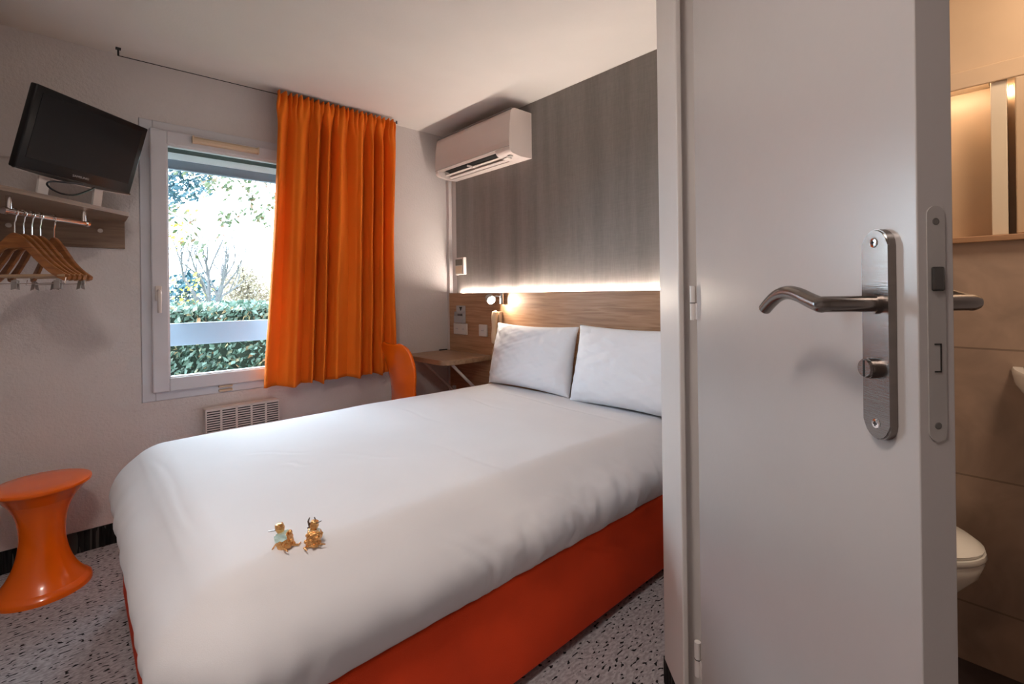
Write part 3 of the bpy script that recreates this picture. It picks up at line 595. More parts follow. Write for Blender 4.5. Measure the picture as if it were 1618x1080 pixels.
def duvet():
    X0, X1, Y0, Y1, Z0, Z1 = 0.112, 2.070, 1.000, 2.420, 0.346, 0.610
    r = 0.145; nx, ny, nz = 230, 166, 24; cx, cy, cz = (X0 + X1) / 2, (Y0 + Y1) / 2, (Z0 + Z1) / 2
    hx, hy, hz = (X1 - X0) / 2, (Y1 - Y0) / 2, Z1 - Z0
    b = NB(); verts = {}
    def pos(px, py, pz):
        # cube surface point -> rounded box (only the top edge is rounded; vertical corners too)
        p = Vector((px, py, pz)); lo = Vector((X0 + r, Y0 + r, -9)); hi = Vector((X1 - r, Y1 - r, Z1 - r))
        c = Vector((min(max(px, lo.x), hi.x), min(max(py, lo.y), hi.y), min(max(pz, lo.z), hi.z)))
        d = p - c
        if d.length < 1e-9: d = Vector((0, 0, 1)) * 0 
        q = c + (d.normalized() * r if d.length > 1e-9 else Vector())
        nrm = d.normalized() if d.length > 1e-9 else Vector((0, 0, 1))
        # crown of the top
        tx = 1 - ((q.x - cx) / hx) ** 2; ty = 1 - ((q.y - cy) / hy) ** 2
        if q.z > Z1 - r: q.z += 0.022 * (1 - (1 - max(0, tx)) ** 2) * (1 - (1 - max(0, ty)) ** 2) * ((q.z - (Z1 - r)) / r) ** 2
        h = (q.z - Z0) / hz
        if nrm.z < 0.98:   # sides: bulge, tucked in at the bottom
            sf = min(1, (0.98 - nrm.z) / 0.5); sf = sf * sf * (3 - 2 * sf)
            out = Vector((nrm.x, nrm.y, 0)) * sf * (0.2 if nrm.x > 0.5 else 1); k = 0.026 * math.sin(PI * min(1, max(0, h) * 1.15)) - (0.030 + 0.062 * max(0, -nrm.x)) * (1 - min(1, h * 2.2)) ** 2
            q += out * k
            s = q.x * 1.0 + q.y * 1.0
            w = noise.noise((q.x * 11, q.y * 11, q.z * 2.2)); w2 = noise.noise((q.x * 26, q.y * 26, q.z * 3.5 + 4))
            w3 = noise.noise((s * 21 + q.z * 14, 3.3, q.z * 3)); gx = 0.5 + 0.5 * math.tanh((q.x - 0.7) * 4)
            q += out * (0.010 * w + 0.011 * w2 * gx + 0.024 * (abs(w3) - 0.2) * gx) * (1 - max(0, h) * 0.80) * min(1, h * 5 + 0.25)
            q.z += 0.003 * noise.noise((s * 4, 1, 1)) * (1 - min(1, h * 3))
            dc = math.hypot(q.x - X0, q.y - Y0)
            if dc < 0.35:   # gathered tuck at the near foot corner
                q += out * 0.014 * math.sin(s * 75) * (1 - dc / 0.35) * (1 - min(1, h * 1.5))
        q.z += 0.0045 * noise.noise((q.x * 2.2, q.y * 2.6, 9)) * (h > 0.6) + 0.0022 * abs(noise.noise((q.x * 5, q.y * 1.6, 3))) * (h > 0.9)
        # two faint pressed creases running along the bed
        if nrm.z > 0.9:
            for ax, ay, bx, by, dp in CREASES:
                vx, vy = bx - ax, by - ay; LL = math.hypot(vx, vy); t = ((q.x - ax) * vx + (q.y - ay) * vy) / (LL * LL)
                if -0.15 < t < 1.15:
                    dd = ((q.x - ax) * vy - (q.y - ay) * vx) / LL + 0.012 * math.sin(t * 5 + ax)
                    fade = max(0, min(1, (t + 0.15) / 0.3)) * max(0, min(1, (1.15 - t) / 0.3))
                    q.z -= dp * fade * (math.exp(-(dd / 0.010) ** 2) - 0.6 * math.exp(-((dd - 0.018) / 0.014) ** 2))
        return q
    def V(i, j, k):
        key = (i, j, k)
        if key not in verts:
            # denser rows near the rounded edges
            verts[key] = b.verts.new(pos(X0 + (X1 - X0) * i / nx, Y0 + (Y1 - Y0) * j / ny, Z0 + hz * k / nz))
        return verts[key]
    for i in range(nx):
        for j in range(ny): b.faces.new((V(i, j, nz), V(i + 1, j, nz), V(i + 1, j + 1, nz), V(i, j + 1, nz)))
    for k in range(nz):
        for i in range(nx):
            b.faces.new((V(i, 0, k), V(i + 1, 0, k), V(i + 1, 0, k + 1), V(i, 0, k + 1))); b.faces.new((V(i, ny, k), V(i, ny, k + 1), V(i + 1, ny, k + 1), V(i + 1, ny, k)))
        for j in range(ny):
            b.faces.new((V(0, j, k), V(0, j, k + 1), V(0, j + 1, k + 1), V(0, j + 1, k))); b.faces.new((V(nx, j, k), V(nx, j + 1, k), V(nx, j + 1, k + 1), V(nx, j, k + 1)))
    return b
dv = obj('duvet', duvet(), M_cotton, smooth=True, angle=0)
sd = dv.modifiers.new('thickness', 'SOLIDIFY'); sd.thickness = 0.012; sd.offset = -1
tag(dv, 'white duvet smoothed over the whole bed, hanging over its orange base', 'duvet')

def pillow(loc, rz, lean, w, h, th, seed, label):
    b = NB(); n = 60; G = [[None] * (n + 1) for _ in range(n + 1)]; H = [[None] * (n + 1) for _ in range(n + 1)]
    for i in range(n + 1):
        for j in range(n + 1):
            u = 2 * i / n - 1; v = 2 * j / n - 1
            e = (max(0, 1 - abs(u) ** 2.6) ** 0.55) * (max(0, 1 - abs(v) ** 2.6) ** 0.55)
            pin = 1 - 0.055 * (1 - abs(v) ** 2) * abs(u) ** 6; piv = 1 - 0.075 * (1 - abs(u) ** 2) * abs(v) ** 6
            x = u * w / 2 * pin; z = v * h / 2 * piv
            wr = 0.006 * noise.noise((u * 3 + seed, v * 3, 1)) + 0.005 * noise.noise((u * 8 + v * 5 + seed, v * 4 - u * 3, 2)) + 0.004 * abs(noise.noise((u * 4 - v * 7, v * 2 + seed, 6)))
            cr = 0.010 * math.exp(-((abs(u) + abs(v) - 1.55) / 0.12) ** 2) * noise.noise((u * 9, v * 9, seed))
            t = th * e * (1 - 0.25 * v)
            if i in (0, n) or j in (0, n):
                G[i][j] = H[i][j] = b.verts.new((x, 0, z))
            else:
                G[i][j] = b.verts.new((x, -t / 2 + (wr + cr) * min(1, e * 2), z)); H[i][j] = b.verts.new((x, t / 2 + wr * e, z))
    for i in range(n):
        for j in range(n):
            b.faces.new((G[i][j], G[i + 1][j], G[i + 1][j + 1], G[i][j + 1])); b.faces.new((H[i][j], H[i][j + 1], H[i + 1][j + 1], H[i + 1][j]))
    mx = Matrix.Translation(loc) @ Matrix.Rotation(rz, 4, 'Z') @ Matrix.Rotation(lean, 4, 'X')
    bmesh.ops.transform(b, matrix=mx, verts=b.verts)
    o = obj('pillow', b, M_cotton2, smooth=True, angle=0)
    return tag(o, label, 'pillow', 'pillows against the headboard')
pillow((1.965, 1.985, 0.806), -PI / 2, -0.22, 0.67, 0.385, 0.17, 1.3, 'white pillow leaning on the headboard on the window side, below the lamp')
pillow((1.950, 1.285, 0.811), -PI / 2 + 0.02, -0.24, 0.69, 0.405, 0.18, 7.7, 'white pillow leaning on the headboard on the door side')

# little gold ornaments on the duvet
def ornament(p, rz, tilt, label, var):
    t = thing('gold_ornament', label, 'ornament', p, rz, 'gold ornaments on the duvet'); t.scale = (1.22, 1.22, 1.22)
    b = NB(); h = bmesh.new(); box(h, -0.013, 0.013, -0.011, 0.011, 0.0, 0.030, 0.006, 2)
    for v in h.verts: v.co *= 1 + 0.10 * noise.noise(v.co * 90 + Vector((var, 0, 0)))
    for k in range(14):
        a = k * 2.4 + var; h2 = bmesh.new(); bmesh.ops.create_icosphere(h2, subdivisions=1, radius=0.0042 + 0.0014 * math.sin(k * 3.1)); merge(h, h2, Matrix.Translation((0.0125 * math.cos(a), 0.0115 * math.sin(a), 0.004 + 0.0017 * k)))
    merge(b, h, Matrix.Rotation(tilt, 4, 'Y')); obj('body', b, M_gold, t)
    b = NB(); h = bmesh.new(); prism(h, [(-0.011, 0.019), (0.0, 0.0165), (0.011, 0.020), (0.009, 0.031), (-0.010, 0.030)], 'y', -0.0128 if var < 2 else -0.006, 0.004); merge(b, h, Matrix.Rotation(tilt, 4, 'Y')); obj('stone', b, M_gem, t, label='pale green stone')
    if var > 2:
        for q in (-1, 1):
            b = NB(); tube(b, [(q * 0.003, 0, 0.034), (q * 0.0065, 0.001, 0.046), (q * 0.004, 0.003, 0.052)], [0.0022, 0.0018, 0.001], 8); obj('prong', b, M_steel, t, smooth=True)
    b = NB(); h = bmesh.new(); lathe(h, [(0, 0.030), (0.006, 0.031), (0.0085, 0.038), (0.007, 0.046), (0.0, 0.049)], (-0.003, 0, 0), 12); merge(b, h, Matrix.Rotation(tilt, 4, 'Y')); obj('knob', b, M_gold, t, smooth=True)
    b = NB()
    for k in range(4):
        a = k * 1.5 + var; tube(b, [(0.010 * math.cos(a), 0.010 * math.sin(a), 0.004), (0.020 * math.cos(a), 0.018 * math.sin(a), 0.003 + 0.002 * k), (0.025 * math.cos(a + .4), 0.022 * math.sin(a + .4), 0.003)], [0.0022, 0.0018, 0.001], 6)
    obj('wire_spray', b, M_gold, t, smooth=True); b = NB(); tube(b, [(-0.008, 0, 0.034), (-0.030 * (1 if var < 2 else -0.6), -0.008, 0.034 if var < 2 else 0.048)], [0.0012, 0.0008], 6)
    obj('pin', b, M_steel, t, smooth=True)
from mathutils.bvhtree import BVHTree
dg_ = bpy.context.evaluated_depsgraph_get(); bv = BVHTree.FromObject(dv, dg_)
def on_duvet(x, y): return (x, y, bv.ray_cast(Vector((x, y, 1.0)), Vector((0, 0, -1)))[0].z - 0.0012)
ornament(on_duvet(0.344, 1.128), -0.75, -0.25, 'small gold ornament with a pale green stone on the duvet, left of the pair', 0.3)
ornament(on_duvet(0.392, 1.108), -0.5, 0.18, 'small gold ornament with dark prongs on the duvet, right of the pair', 2.6)

# ---------------------------------------------------------------- orange stool
st = thing('orange_stool', 'glossy orange hourglass plastic stool on the carpet by the left wall', 'stool', (-0.105, 2.735, 0))
b = NB()
prof = [(0.0, 0.440), (0.10, 0.438), (0.140, 0.432), (0.150, 0.424), (0.1515, 0.414), (0.146, 0.405), (0.128, 0.392), (0.105, 0.368), (0.087, 0.335), (0.076, 0.295), (0.071, 0.25), (0.070, 0.215), (0.074, 0.175), (0.082, 0.135), (0.095, 0.095), (0.113, 0.060), (0.133, 0.034), (0.149, 0.020), (0.153, 0.010), (0.152, 0.0), (0.146, 0.0), (0.140, 0.014), (0.0, 0.014)]
def smooth_prof(pr, it=3):
    for _ in range(it):
        q = [pr[0]]
        for a, c in zip(pr, pr[1:]): q += [(a[0] * .75 + c[0] * .25, a[1] * .75 + c[1] * .25), (a[0] * .25 + c[0] * .75, a[1] * .25 + c[1] * .75)]
        pr = q + [pr[-1]]
    return pr
lathe(b, smooth_prof(prof[7:17], 2), (0, 0, 0), 72)
lathe(b, prof[16:], (0, 0, 0), 72)
obj('body', b, M_or, st, smooth=True, angle=50)
b = NB(); lathe(b, [(0.0, 0.440), (0.10, 0.4395), (0.146, 0.4375), (0.1535, 0.434), (0.155, 0.428), (0.1535, 0.422), (0.146, 0.417), (0.128, 0.398), (0.105, 0.3675), (0.0, 0.366)], (0, 0, 0), 72); obj('seat', b, M_or, st, smooth=True, angle=50)

# ---------------------------------------------------------------- corner shelf, rail, hangers
sh = thing('corner_shelf', 'oak laminate corner shelf with wall panel carrying the television', 'shelf', (-0.1, 2.99, 1.42))
P1 = Vector((0.188, 2.800)); P0 = Vector((-0.40, 2.130))
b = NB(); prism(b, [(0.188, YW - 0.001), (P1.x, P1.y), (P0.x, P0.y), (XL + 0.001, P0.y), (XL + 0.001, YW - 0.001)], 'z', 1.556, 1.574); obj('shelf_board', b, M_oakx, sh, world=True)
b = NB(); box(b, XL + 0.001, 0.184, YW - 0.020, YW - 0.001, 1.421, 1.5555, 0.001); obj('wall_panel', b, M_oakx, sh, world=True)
for x in (-0.205, 0.093):
    b = NB(); cyl(b, (x, YW - 0.036, 1.500), (x, YW - 0.0205, 1.500), 0.008, 14); cyl(b, (x, YW - 0.044, 1.500), (x, YW - 0.036, 1.500), 0.010, 14); obj('peg', b, M_chrome, sh, world=True)
def fl(d, l, z): p = FWD * d + RGT0 * l; return Vector((p.x, p.y, z))
rail = thing('hanger_rail', 'chrome rail hanging under the corner shelf', 'rail', fl(1.86, -1.81, 1.50))
b = NB(); cyl(b, fl(1.70, -1.81, 1.500), fl(2.03, -1.81, 1.500), 0.0095, 18)
for d in (1.70, 2.03): cyl(b, fl(d - 0.006, -1.81, 1.5), fl(d + 0.006, -1.81, 1.5), 0.0135, 18)
obj('rod', b, M_chrome, rail, smooth=True, world=True)
for d in (1.715, 2.015):
    b = NB(); cyl(b, fl(d, -1.81, 1.508), fl(d, -1.81, 1.5555), 0.0085, 14); obj('rail_post', b, M_chrome, rail, smooth=True, world=True)
def hanger_body():
    b = NB(); n = 26; top = []; bot = []
    for k in range(n + 1):
        u = 2 * k / n - 1; a = abs(u)
        zc = -0.152 * (1 - math.exp(-((a * 1.55) ** 1.7))) / (1 - math.exp(-(1.55 ** 1.7))) - 0.006 * a ** 6
        hh = 0.030 * math.exp(-(a / 0.16) ** 2) + 0.027 + 0.008 * math.sin(PI * min(1, a * 1.05))
        if k in (0, n): hh *= 0.55
        top.append((u * 0.176, zc)); bot.append((u * 0.176 * 0.985, zc - hh))
    yoff = lambda u: 0.020 * (u / 0.176) ** 2
    T1 = [b.verts.new((x, -0.006 + yoff(x), z)) for x, z in top]; T2 = [b.verts.new((x, 0.006 + yoff(x), z)) for x, z in top]
    B1 = [b.verts.new((x, -0.006 + yoff(x), z)) for x, z in bot]; B2 = [b.verts.new((x, 0.006 + yoff(x), z)) for x, z in bot]
    for i in range(n):
        b.faces.new((T1[i], T1[i + 1], T2[i + 1], T2[i])); b.faces.new((B1[i], B2[i], B2[i + 1], B1[i + 1])); b.faces.new((T1[i], B1[i], B1[i + 1], T1[i + 1])); b.faces.new((T2[i], T2[i + 1], B2[i + 1], B2[i]))
    for i in (0, n): b.faces.new((T1[i], T2[i], B2[i], B1[i]))
    bmesh.ops.bevel(b, geom=[e for e in b.edges if abs(e.verts[0].co.y - e.verts[1].co.y) < 0.009 and abs(e.verts[0].co.x - e.verts[1].co.x) > 0.004], offset=0.002, segments=2, affect='EDGES')
    return b
HG = 'wooden hangers on the rail'
def make_hanger(clips):
    t = thing('clothes_hanger', '', 'hanger', group=HG)
    b = hanger_body(); bmesh.ops.transform(b, matrix=Matrix.Translation((0, 0, -0.075)), verts=b.verts); obj('body', b, M_hang, t, smooth=True, angle=35)
    pts = [(0, 0, -0.078), (0, 0, -0.040), (0.004, 0, -0.030)] + [(0.0 + 0.0145 * math.cos(math.radians(a)), 0, -0.002 + 0.0145 * math.sin(math.radians(a))) for a in range(-60, 200, 20)]
    b = NB(); tube(b, pts, 0.0021, 8); obj('hook', b, M_chrome, t, smooth=True)
    b = NB(); tube(b, [(-0.165, 0.012, -0.232), (0.165, 0.012, -0.232)], 0.0055, 10)
    obj('trouser_bar', b, mat('pale_wood_bar', (0.42, 0.28, 0.17), 0.4), t, smooth=True)
    if clips:
        b = NB(); tube(b, [(-0.175, 0.004, -0.240), (-0.175, 0.0, -0.262), (0.175, 0.0, -0.262), (0.175, 0.004, -0.240)], 0.0018, 6); obj('clip_rod', b, M_chrome, t)
        for cx in (-0.12, 0.0, 0.15):
            b = NB()
            for s in (-1, 1):
                h = bmesh.new(); box(h, -0.010, 0.010, -0.001, 0.001, -0.022, 0.016, 0.0006); merge(b, h, Matrix.Translation((cx, s * 0.005, -0.262)) @ Matrix.Rotation(s * 0.35, 4, 'X') @ Matrix.Rotation(0.3 * s, 4, 'Y'))
            tube(b, [(cx - 0.008, 0, -0.256), (cx + 0.008, 0, -0.256)], 0.005, 8); obj('clip', b, M_steel2, t)
    return t
hz = math.atan2(RGT0.y, RGT0.x)
plain = make_hanger(False); clip = make_hanger(True)
spots = [(1.735, True, 0.04, 'reddish wooden hanger with metal trouser clips, nearest on the chrome rail'),
         (1.766, False, -0.03, 'wooden hanger second nearest on the chrome rail, just behind the clip hanger'),
         (1.797, False, -0.09, 'wooden hanger third along the chrome rail, in the middle of the bunch'),
         (1.829, False, -0.15, 'wooden hanger fourth along the chrome rail, turned slightly inward'),
         (1.885, True, -0.30, 'wooden hanger with clips farthest along the rail, hanging apart from the bunch')]
used = set()
for d, cl_, a, lab in spots:
    src = clip if cl_ else plain; o = src if src.name not in used else copy_tree(src); used.add(src.name)
    o.location = fl(d, -1.81, 1.5); o.rotation_euler = (0, 0, hz + a); o['label'] = lab

# ---------------------------------------------------------------- television
TVM = Matrix.Translation((0.053, 2.672, 1.823)) @ Matrix.Rotation(0.761, 4, 'Z') @ Matrix.Rotation(0.307, 4, 'X')
tv = thing('television', 'small black flat television tilted down on the corner shelf', 'television', mx=TVM)
w, h = 0.494, 0.320
b = NB(); box(b, -w / 2, w / 2, 0.0, 0.030, -h / 2, h / 2, 0.006, 3); box(b, -w / 2 + 0.04, w / 2 - 0.04, 0.028, 0.056, -h / 2 + 0.03, h / 2 - 0.03, 0.012, 3); obj('housing', b, M_black, tv, smooth=True)
b = NB(); box(b, -w / 2 + 0.026, w / 2 - 0.026, -0.0012, 0.0005, -h / 2 + 0.046, h / 2 - 0.024, 0.0004); obj('screen', b, M_screen, tv)
b = NB(); prof = [(-w / 2 + w * k / 20, -h / 2 - 0.010 * (1 - ((k - 10) / 10) ** 2) - 0.001) for k in range(21)]
prism(b, [(-w / 2, -h / 2 + 0.004)] + prof + [(w / 2, -h / 2 + 0.004)], 'y', -0.002, 0.012); obj('lower_lip', b, M_black, tv)
b = NB(); prof2 = [(x, z - 0.0030) for x, z in prof]; prism(b, prof + prof2[::-1], 'y', -0.001, 0.010); obj('clear_edge', b, M_steel2, tv, label='shiny clear lower edge')
b = text_mesh('SAMSUNG', 0.0125); bmesh.ops.transform(b, matrix=Matrix.Translation((0, -0.0016, -h / 2 + 0.022)) @ Matrix.Rotation(PI / 2, 4, 'X') @ Matrix.Scale(1.25, 4, (1, 0, 0)), verts=b.verts); obj('brand_lettering', b, M_logo, tv)
ti = TVM.inverted()
for sx in (-0.125, 0.105):
    b = NB(); T = TVM @ Vector((sx, 0.020, -h / 2 + 0.01)); T2 = TVM @ Vector((sx, 0.015, 0)); base = Vector((T.x, T.y, 1.579)) - RGT0 * 0.015
    e = FWD * 0.021; dn = RGT0 * 0.004
    A = [base - e - dn, base + e - dn, base + e + dn, base - e + dn]; B_ = [T - e - dn, T + e - dn, T + e + dn, T - e + dn]
    va = [b.verts.new(ti @ p) for p in A]; vb = [b.verts.new(ti @ p) for p in B_]
    b.faces.new(va); b.faces.new(vb[::-1])
    for i in range(4): b.faces.new((va[i], va[(i + 1) % 4], vb[(i + 1) % 4], vb[i]))
    obj('stand_bracket', b, M_white, tv, label='white stand bracket')
b = NB(); c0 = TVM @ Vector((-0.01, 0.03, -h / 2)); hh = bmesh.new(); box(hh, -0.21, 0.185, -0.02, 0.08, 0, 0.004, 0.001)
merge(hh2 := bmesh.new(), hh, ti @ Matrix.Translation((c0.x, c0.y, 1.5745)) @ Matrix.Rotation(math.atan2(FWD.y, FWD.x), 4, 'Z')); obj('base_plate', hh2, M_white, tv)
b = NB(); pts = [fl(2.02, -1.765, 1.650), fl(1.95, -1.76, 1.610), fl(1.90, -1.755, 1.592), fl(1.84, -1.755, 1.592), fl(1.80, -1.757, 1.612), fl(1.82, -1.765, 1.632), fl(1.90, -1.77, 1.645), fl(1.98, -1.78, 1.655)]
def smooth_pts(p, it=2):
    p = [Vector(q) for q in p]
    for _ in range(it):
        q = [p[0]]
        for a, c in zip(p, p[1:]): q += [a * .75 + c * .25, a * .25 + c * .75]
        p = q + [p[-1]]
    return p
tube(b, smooth_pts(pts), 0.0036, 8); tag(obj('television_cable', b, M_black, smooth=True), 'black cable looped on the shelf under the television', 'cable')
b = NB(); pts = [(-0.05, 2.93, 1.72), (-0.16, 2.985, 1.80), (-0.26, 2.99, 1.80), (-0.33, 2.99, 1.70), (-0.26, 2.985, 1.62), (-0.18, 2.97, 1.60)]
tube(b, smooth_pts(pts), 0.003, 8); tag(obj('white_cable', b, M_wall, smooth=True), 'thin white cable looping on the wall behind the television', 'cable')

# ---------------------------------------------------------------- bathroom door, built in its own frame: x = along FWD, y = -RGT0 (towards the viewer side)
DM = Matrix(((FWD.x, -RGT0.x, 0, 0), (FWD.y, -RGT0.y, 0, 0), (0, 0, 1, 0), (0, 0, 0, 1)))
door = thing('door_1', 'open grey white bathroom door with a steel lever handle', 'door', mx=DM); door['kind'] = 'structure'
LT, D0, D1 = 0.452, 0.530, 1.166     # lateral of the near face, depths of free edge and hinge edge
ya, yb = -LT - 0.040, -LT
b = NB(); box(b, D0, D1, ya, yb, 0.008, 2.04, 0.0012, 2); leaf = obj('door_leaf', b, M_door, door)
def plate(yf, side, name):
    b = NB(); poly = [(0.580 + x, 1.124 + z) for x, z in stadium(0.042, 0.256)]
    prism(b, poly, 'y', yf, yf + side * 0.010)
    bmesh.ops.bevel(b, geom=[e for e in b.edges if abs(e.verts[0].co.y - (yf + side * 0.010)) < 1e-5 and abs(e.verts[1].co.y - (yf + side * 0.010)) < 1e-5], offset=0.0018, segments=3, affect='EDGES')
    return obj(name, b, M_steel, leaf, smooth=True, angle=30)
p1 = plate(yb + 0.0003, 1, 'handle_plate'); p2 = plate(ya - 0.0003, -1, 'handle_plate')
yf = yb + 0.0103
def lever(s, y0, pl):
    zc = 1.1615; R = 0.0098; yo = y0 + s * 0.062
    neck = [(0.580, y0, zc), (0.580, y0 + s * 0.05, zc), (0.580, yo, zc)]
    b = NB(); tube(b, [(0.580, y0, zc), (0.580, y0 + s * 0.004, zc)], 0.0125, 28)
    path = smooth_pts([(0.585, yo, zc - 0.001), (0.605, yo, zc + 0.004), (0.630, yo, zc + 0.012), (0.655, yo, zc + 0.0155), (0.680, yo, zc + 0.011), (0.702, yo, zc - 0.001), (0.715, yo, zc - 0.010)], 3)
    mit = [(0.580, y0, zc), (0.580, yo - s * 0.006, zc)]
    tube(b, mit + [(0.5815, yo - s * 0.0015, zc)] + [tuple(p) for p in path[1:]], [R] * (len(mit) + 1) + [R * (1 - 0.10 * i / len(path)) for i in range(1, len(path))], 28)
    obj('lever', b, M_steel, leaf, smooth=True, angle=35)
lever(1, yf, p1); lever(-1, ya - 0.0103, p2)
for z in (1.2355, 1.0155):
    b = NB(); tube(b, [(0.580, yf, z), (0.580, yf + 0.0012, z)], [0.0062, 0.0055], 20); tube(b, [(0.580, yf + 0.0012, z), (0.580, yf + 0.0016, z)], [0.0055, 0.0030], 20); o = obj('screw', b, M_chrome, leaf, smooth=True, angle=30)
    b = NB(); box(b, 0.5790, 0.5810, yf + 0.0014, yf + 0.0019, z - 0.0030, z + 0.0030); box(b, 0.5770, 0.5830, yf + 0.0014, yf + 0.0019, z - 0.001, z + 0.001); obj('screw_slot', b, M_dark, door)
b = NB(); tube(b, [(0.583, yf, 1.0825), (0.583, yf + 0.009, 1.0825)], 0.0125, 28); tube(b, [(0.583, yf + 0.009, 1.0825), (0.583, yf + 0.012, 1.0825)], [0.0115, 0.0105], 28); obj('privacy_turn', b, M_steel, leaf, smooth=True, angle=30)
b = NB(); box(b, 0.5822, 0.5840, yf + 0.0119, yf + 0.0127, 1.0725, 1.0925); obj('slot', b, M_dark, door)
# forend plate on the free edge
yc = (ya + yb) / 2
b = NB(); prism(b, [(yc + x, 1.140 + z) for x, z in stadium(0.020, 0.262)], 'x', D0 - 0.0012, D0 + 0.0005); fp = obj('latch_plate', b, mat('latch_plate_metal', (0.33, 0.305, 0.29), 0.4, 0.1), leaf, smooth=True, angle=30)
b = NB(); box(b, D0 - 0.004, D0 - 0.0012, yc - 0.007, yc + 0.0065, 1.1765, 1.203, 0.002); obj('latch_bolt', b, mat('dark_steel', (0.12, 0.115, 0.11), 0.35, 0.8), leaf)
b = NB(); box(b, D0 - 0.0018, D0 - 0.0011, yc - 0.0042, yc - 0.0030, 1.086, 1.118); box(b, D0 - 0.0018, D0 - 0.0011, yc - 0.0042, yc + 0.0035, 1.1165, 1.118); box(b, D0 - 0.0018, D0 - 0.0011, yc - 0.0042, yc + 0.0035, 1.086, 1.0875); obj('bolt_slot', b, M_dark, leaf)
for z in (1.2535, 1.0265):
    b = NB(); tube(b, [(D0 - 0.0016, yc, z), (D0 - 0.0012, yc, z)], [0.003, 0.004], 16); obj('screw', b, mat('screw_grey', (0.16, 0.15, 0.14), 0.4, 0.6), leaf)
# hinges
for zc in (1.150, 0.270):
    b = NB(); tube(b, [(D1 + 0.012, yb + 0.004, zc - 0.042), (D1 + 0.012, yb + 0.004, zc + 0.042)], 0.0075, 16); box(b, D1 - 0.004, D1 + 0.010, yb - 0.002, yb + 0.0015, zc - 0.040, zc + 0.0)
    obj('hinge', b, M_white, door, smooth=True, angle=30)
    b = NB(); tube(b, [(D1 + 0.012, yb + 0.004, zc - 0.001), (D1 + 0.012, yb + 0.004, zc + 0.001)], 0.0080, 16); obj('hinge_joint', b, M_dark, door)
# frame post (casing) in line with the leaf
fr = thing('trim_6', 'tall white door frame post between the bed and the open door', 'door frame', mx=DM); fr['kind'] = 'structure'
b = NB(); box(b, 1.285, 1.425, -0.62, -0.443, 0, ZC, 0.001); obj('post', b, M_white, fr)
b = NB(); box(b, 1.240, 1.2855, -0.449, -0.434, 0, ZC, 0.004, 3); obj('casing_lip', b, M_white, fr)
b = NB(); box(b, 1.272, 1.2848, -0.62, -0.449, 0, ZC); box(b, 1.195, 1.2725, -0.62, -0.50, 0, ZC); obj('rebate', b, M_white, fr)  # second box added, unseen, to block bathroom light leaking into the rebate
b = NB(); box(b, 1.284, 1.437, -0.640, -0.4425, 0, 0.082, 0.002); struct('baseboard_post', b, M_base, 'black baseboard at the foot of the frame post', 'baseboard').matrix_basis = DM

# ---------------------------------------------------------------- bathroom fittings
tl = thing('toilet', 'white ceramic toilet half hidden behind the bathroom door', 'toilet', (1.86, 0.36, 0))
def egg(a, bk, n=40):   # outline pointing to -y
    return [(a * math.sin(2 * PI * k / n), (-0.27 if math.cos(2 * PI * k / n) > 0 else -bk) * math.cos(2 * PI * k / n)) for k in range(n)]
def loft(bm, rings, cap=True):
    R = [[bm.verts.new(p) for p in r] for r in rings]; n = len(R[0])
    for a, c in zip(R, R[1:]):
        for k in range(n): bm.faces.new((a[k], a[(k + 1) % n], c[(k + 1) % n], c[k]))
    if cap: bm.faces.new(R[0][::-1]); bm.faces.new(R[-1])
    return bm
def ring(s, z, dy=0): return [(x * s, y * s + dy, z) for x, y in egg(0.18, 0.18)]
b = NB(); loft(b, [ring(0.60, 0.004, 0.04), ring(0.58, 0.10, 0.04), ring(0.62, 0.20, 0.03), ring(0.80, 0.30, 0.01), ring(0.96, 0.37), ring(1.0, 0.405), ring(0.99, 0.415)]); obj('bowl', b, M_ceramic, tl, smooth=True, angle=50)
b = NB(); loft(b, [ring(1.0, 0.417), ring(1.02, 0.425), ring(1.01, 0.436)]); obj('seat', b, M_ceramic, tl, smooth=True, angle=50)
b = NB(); loft(b, [ring(0.99, 0.438), ring(1.0, 0.446), ring(0.93, 0.458), ring(0.5, 0.464)]); obj('lid', b, M_ceramic, tl, smooth=True, angle=50)
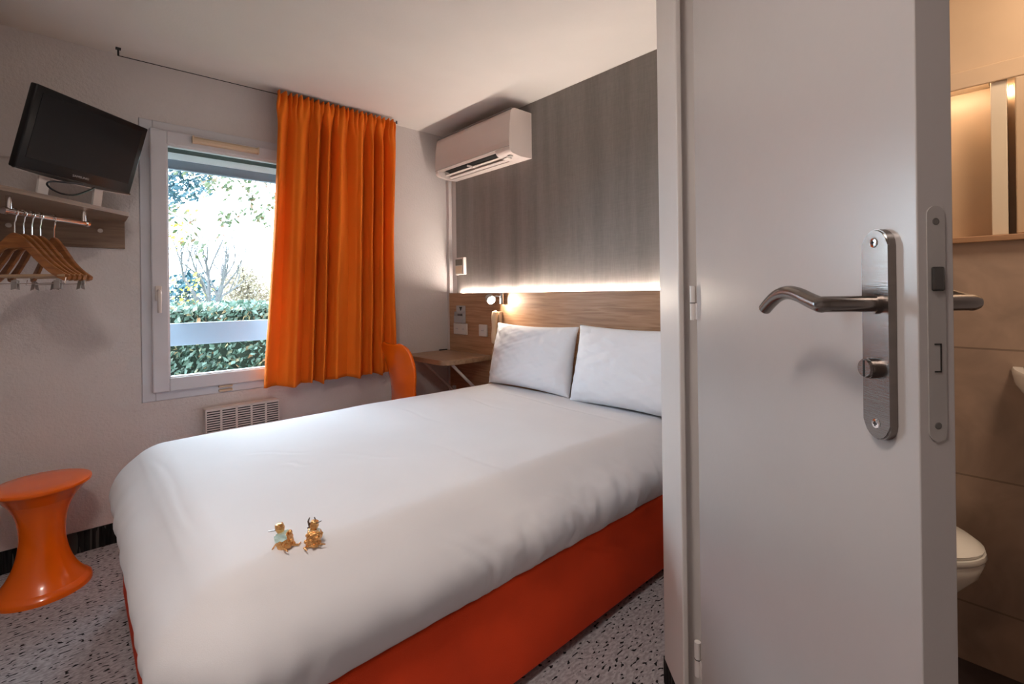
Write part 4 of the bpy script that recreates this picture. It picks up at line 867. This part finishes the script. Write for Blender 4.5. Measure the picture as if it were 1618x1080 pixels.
b = NB(); box(b, -0.18, 0.18, 0.10, 0.255, 0.415, 0.80, 0.02, 3); obj('tank', b, M_ceramic, tl, smooth=True)
sk = thing('washbasin', 'small white ceramic washbasin on the brown tiled wall, cut by the right edge', 'washbasin', (2.06, -0.20, 0.9))
def halfell(a, d, n=28): return [(-d * math.sin(PI * k / n), a * math.cos(PI * k / n)) for k in range(n + 1)]
def brng(a, d, z): return [(x - 0.001, y, z) for x, y in halfell(a, d)]
b = NB(); loft(b, [brng(0.10, 0.14, -0.19), brng(0.15, 0.20, -0.13), brng(0.205, 0.29, -0.05), brng(0.235, 0.345, 0.0), brng(0.240, 0.350, 0.035), brng(0.236, 0.346, 0.042), brng(0.215, 0.325, 0.042), brng(0.20, 0.31, 0.02), brng(0.16, 0.25, -0.05), brng(0.08, 0.16, -0.08)]); obj('basin', b, M_ceramic, sk, smooth=True, angle=45)
b = NB(); tube(b, smooth_pts([(-0.04, 0, 0.042), (-0.04, 0, 0.13), (-0.07, 0, 0.15), (-0.13, 0, 0.12)]), 0.012, 12); obj('tap', b, M_chrome, sk, smooth=True)
# recess built to imitate the mirror's reflection: frame, divider and light
nc = thing('reflection_recess', 'added warm lit recess with a cream divider, imitating the mirror reflection above the bathroom ledge', 'mirror stand-in', (2.1, 0.08, 1.34))
b = NB(); box(b, 2.052, 2.0595, -0.05, 0.449, 1.800, 1.856, 0.003); box(b, 2.0525, 2.0595, -0.05, 0.024, 1.337, 1.7998, 0.003); obj('frame', b, M_tan, nc, world=True)
b = NB(); box(b, 2.062, 2.149, 0.041, 0.076, 1.337, 1.825, 0.002); obj('divider', b, M_tanl, nc, world=True)  # pale upright strip of the mirror image, built as a divider
b = NB(); box(b, 2.0605, 2.149, 0.080, 0.445, 1.8125, 1.8225); obj('soffit', b, M_tanl, nc, world=True)
b = NB(); box(b, 2.0605, 2.070, 0.085, 0.44, 1.8050, 1.8120); obj('light_strip', b, M_ledb, nc, world=True)
b = NB(); box(b, 2.130, 2.140, 0.030, 0.036, 1.775, 1.80); obj('side_light', b, M_ledb, nc, world=True)
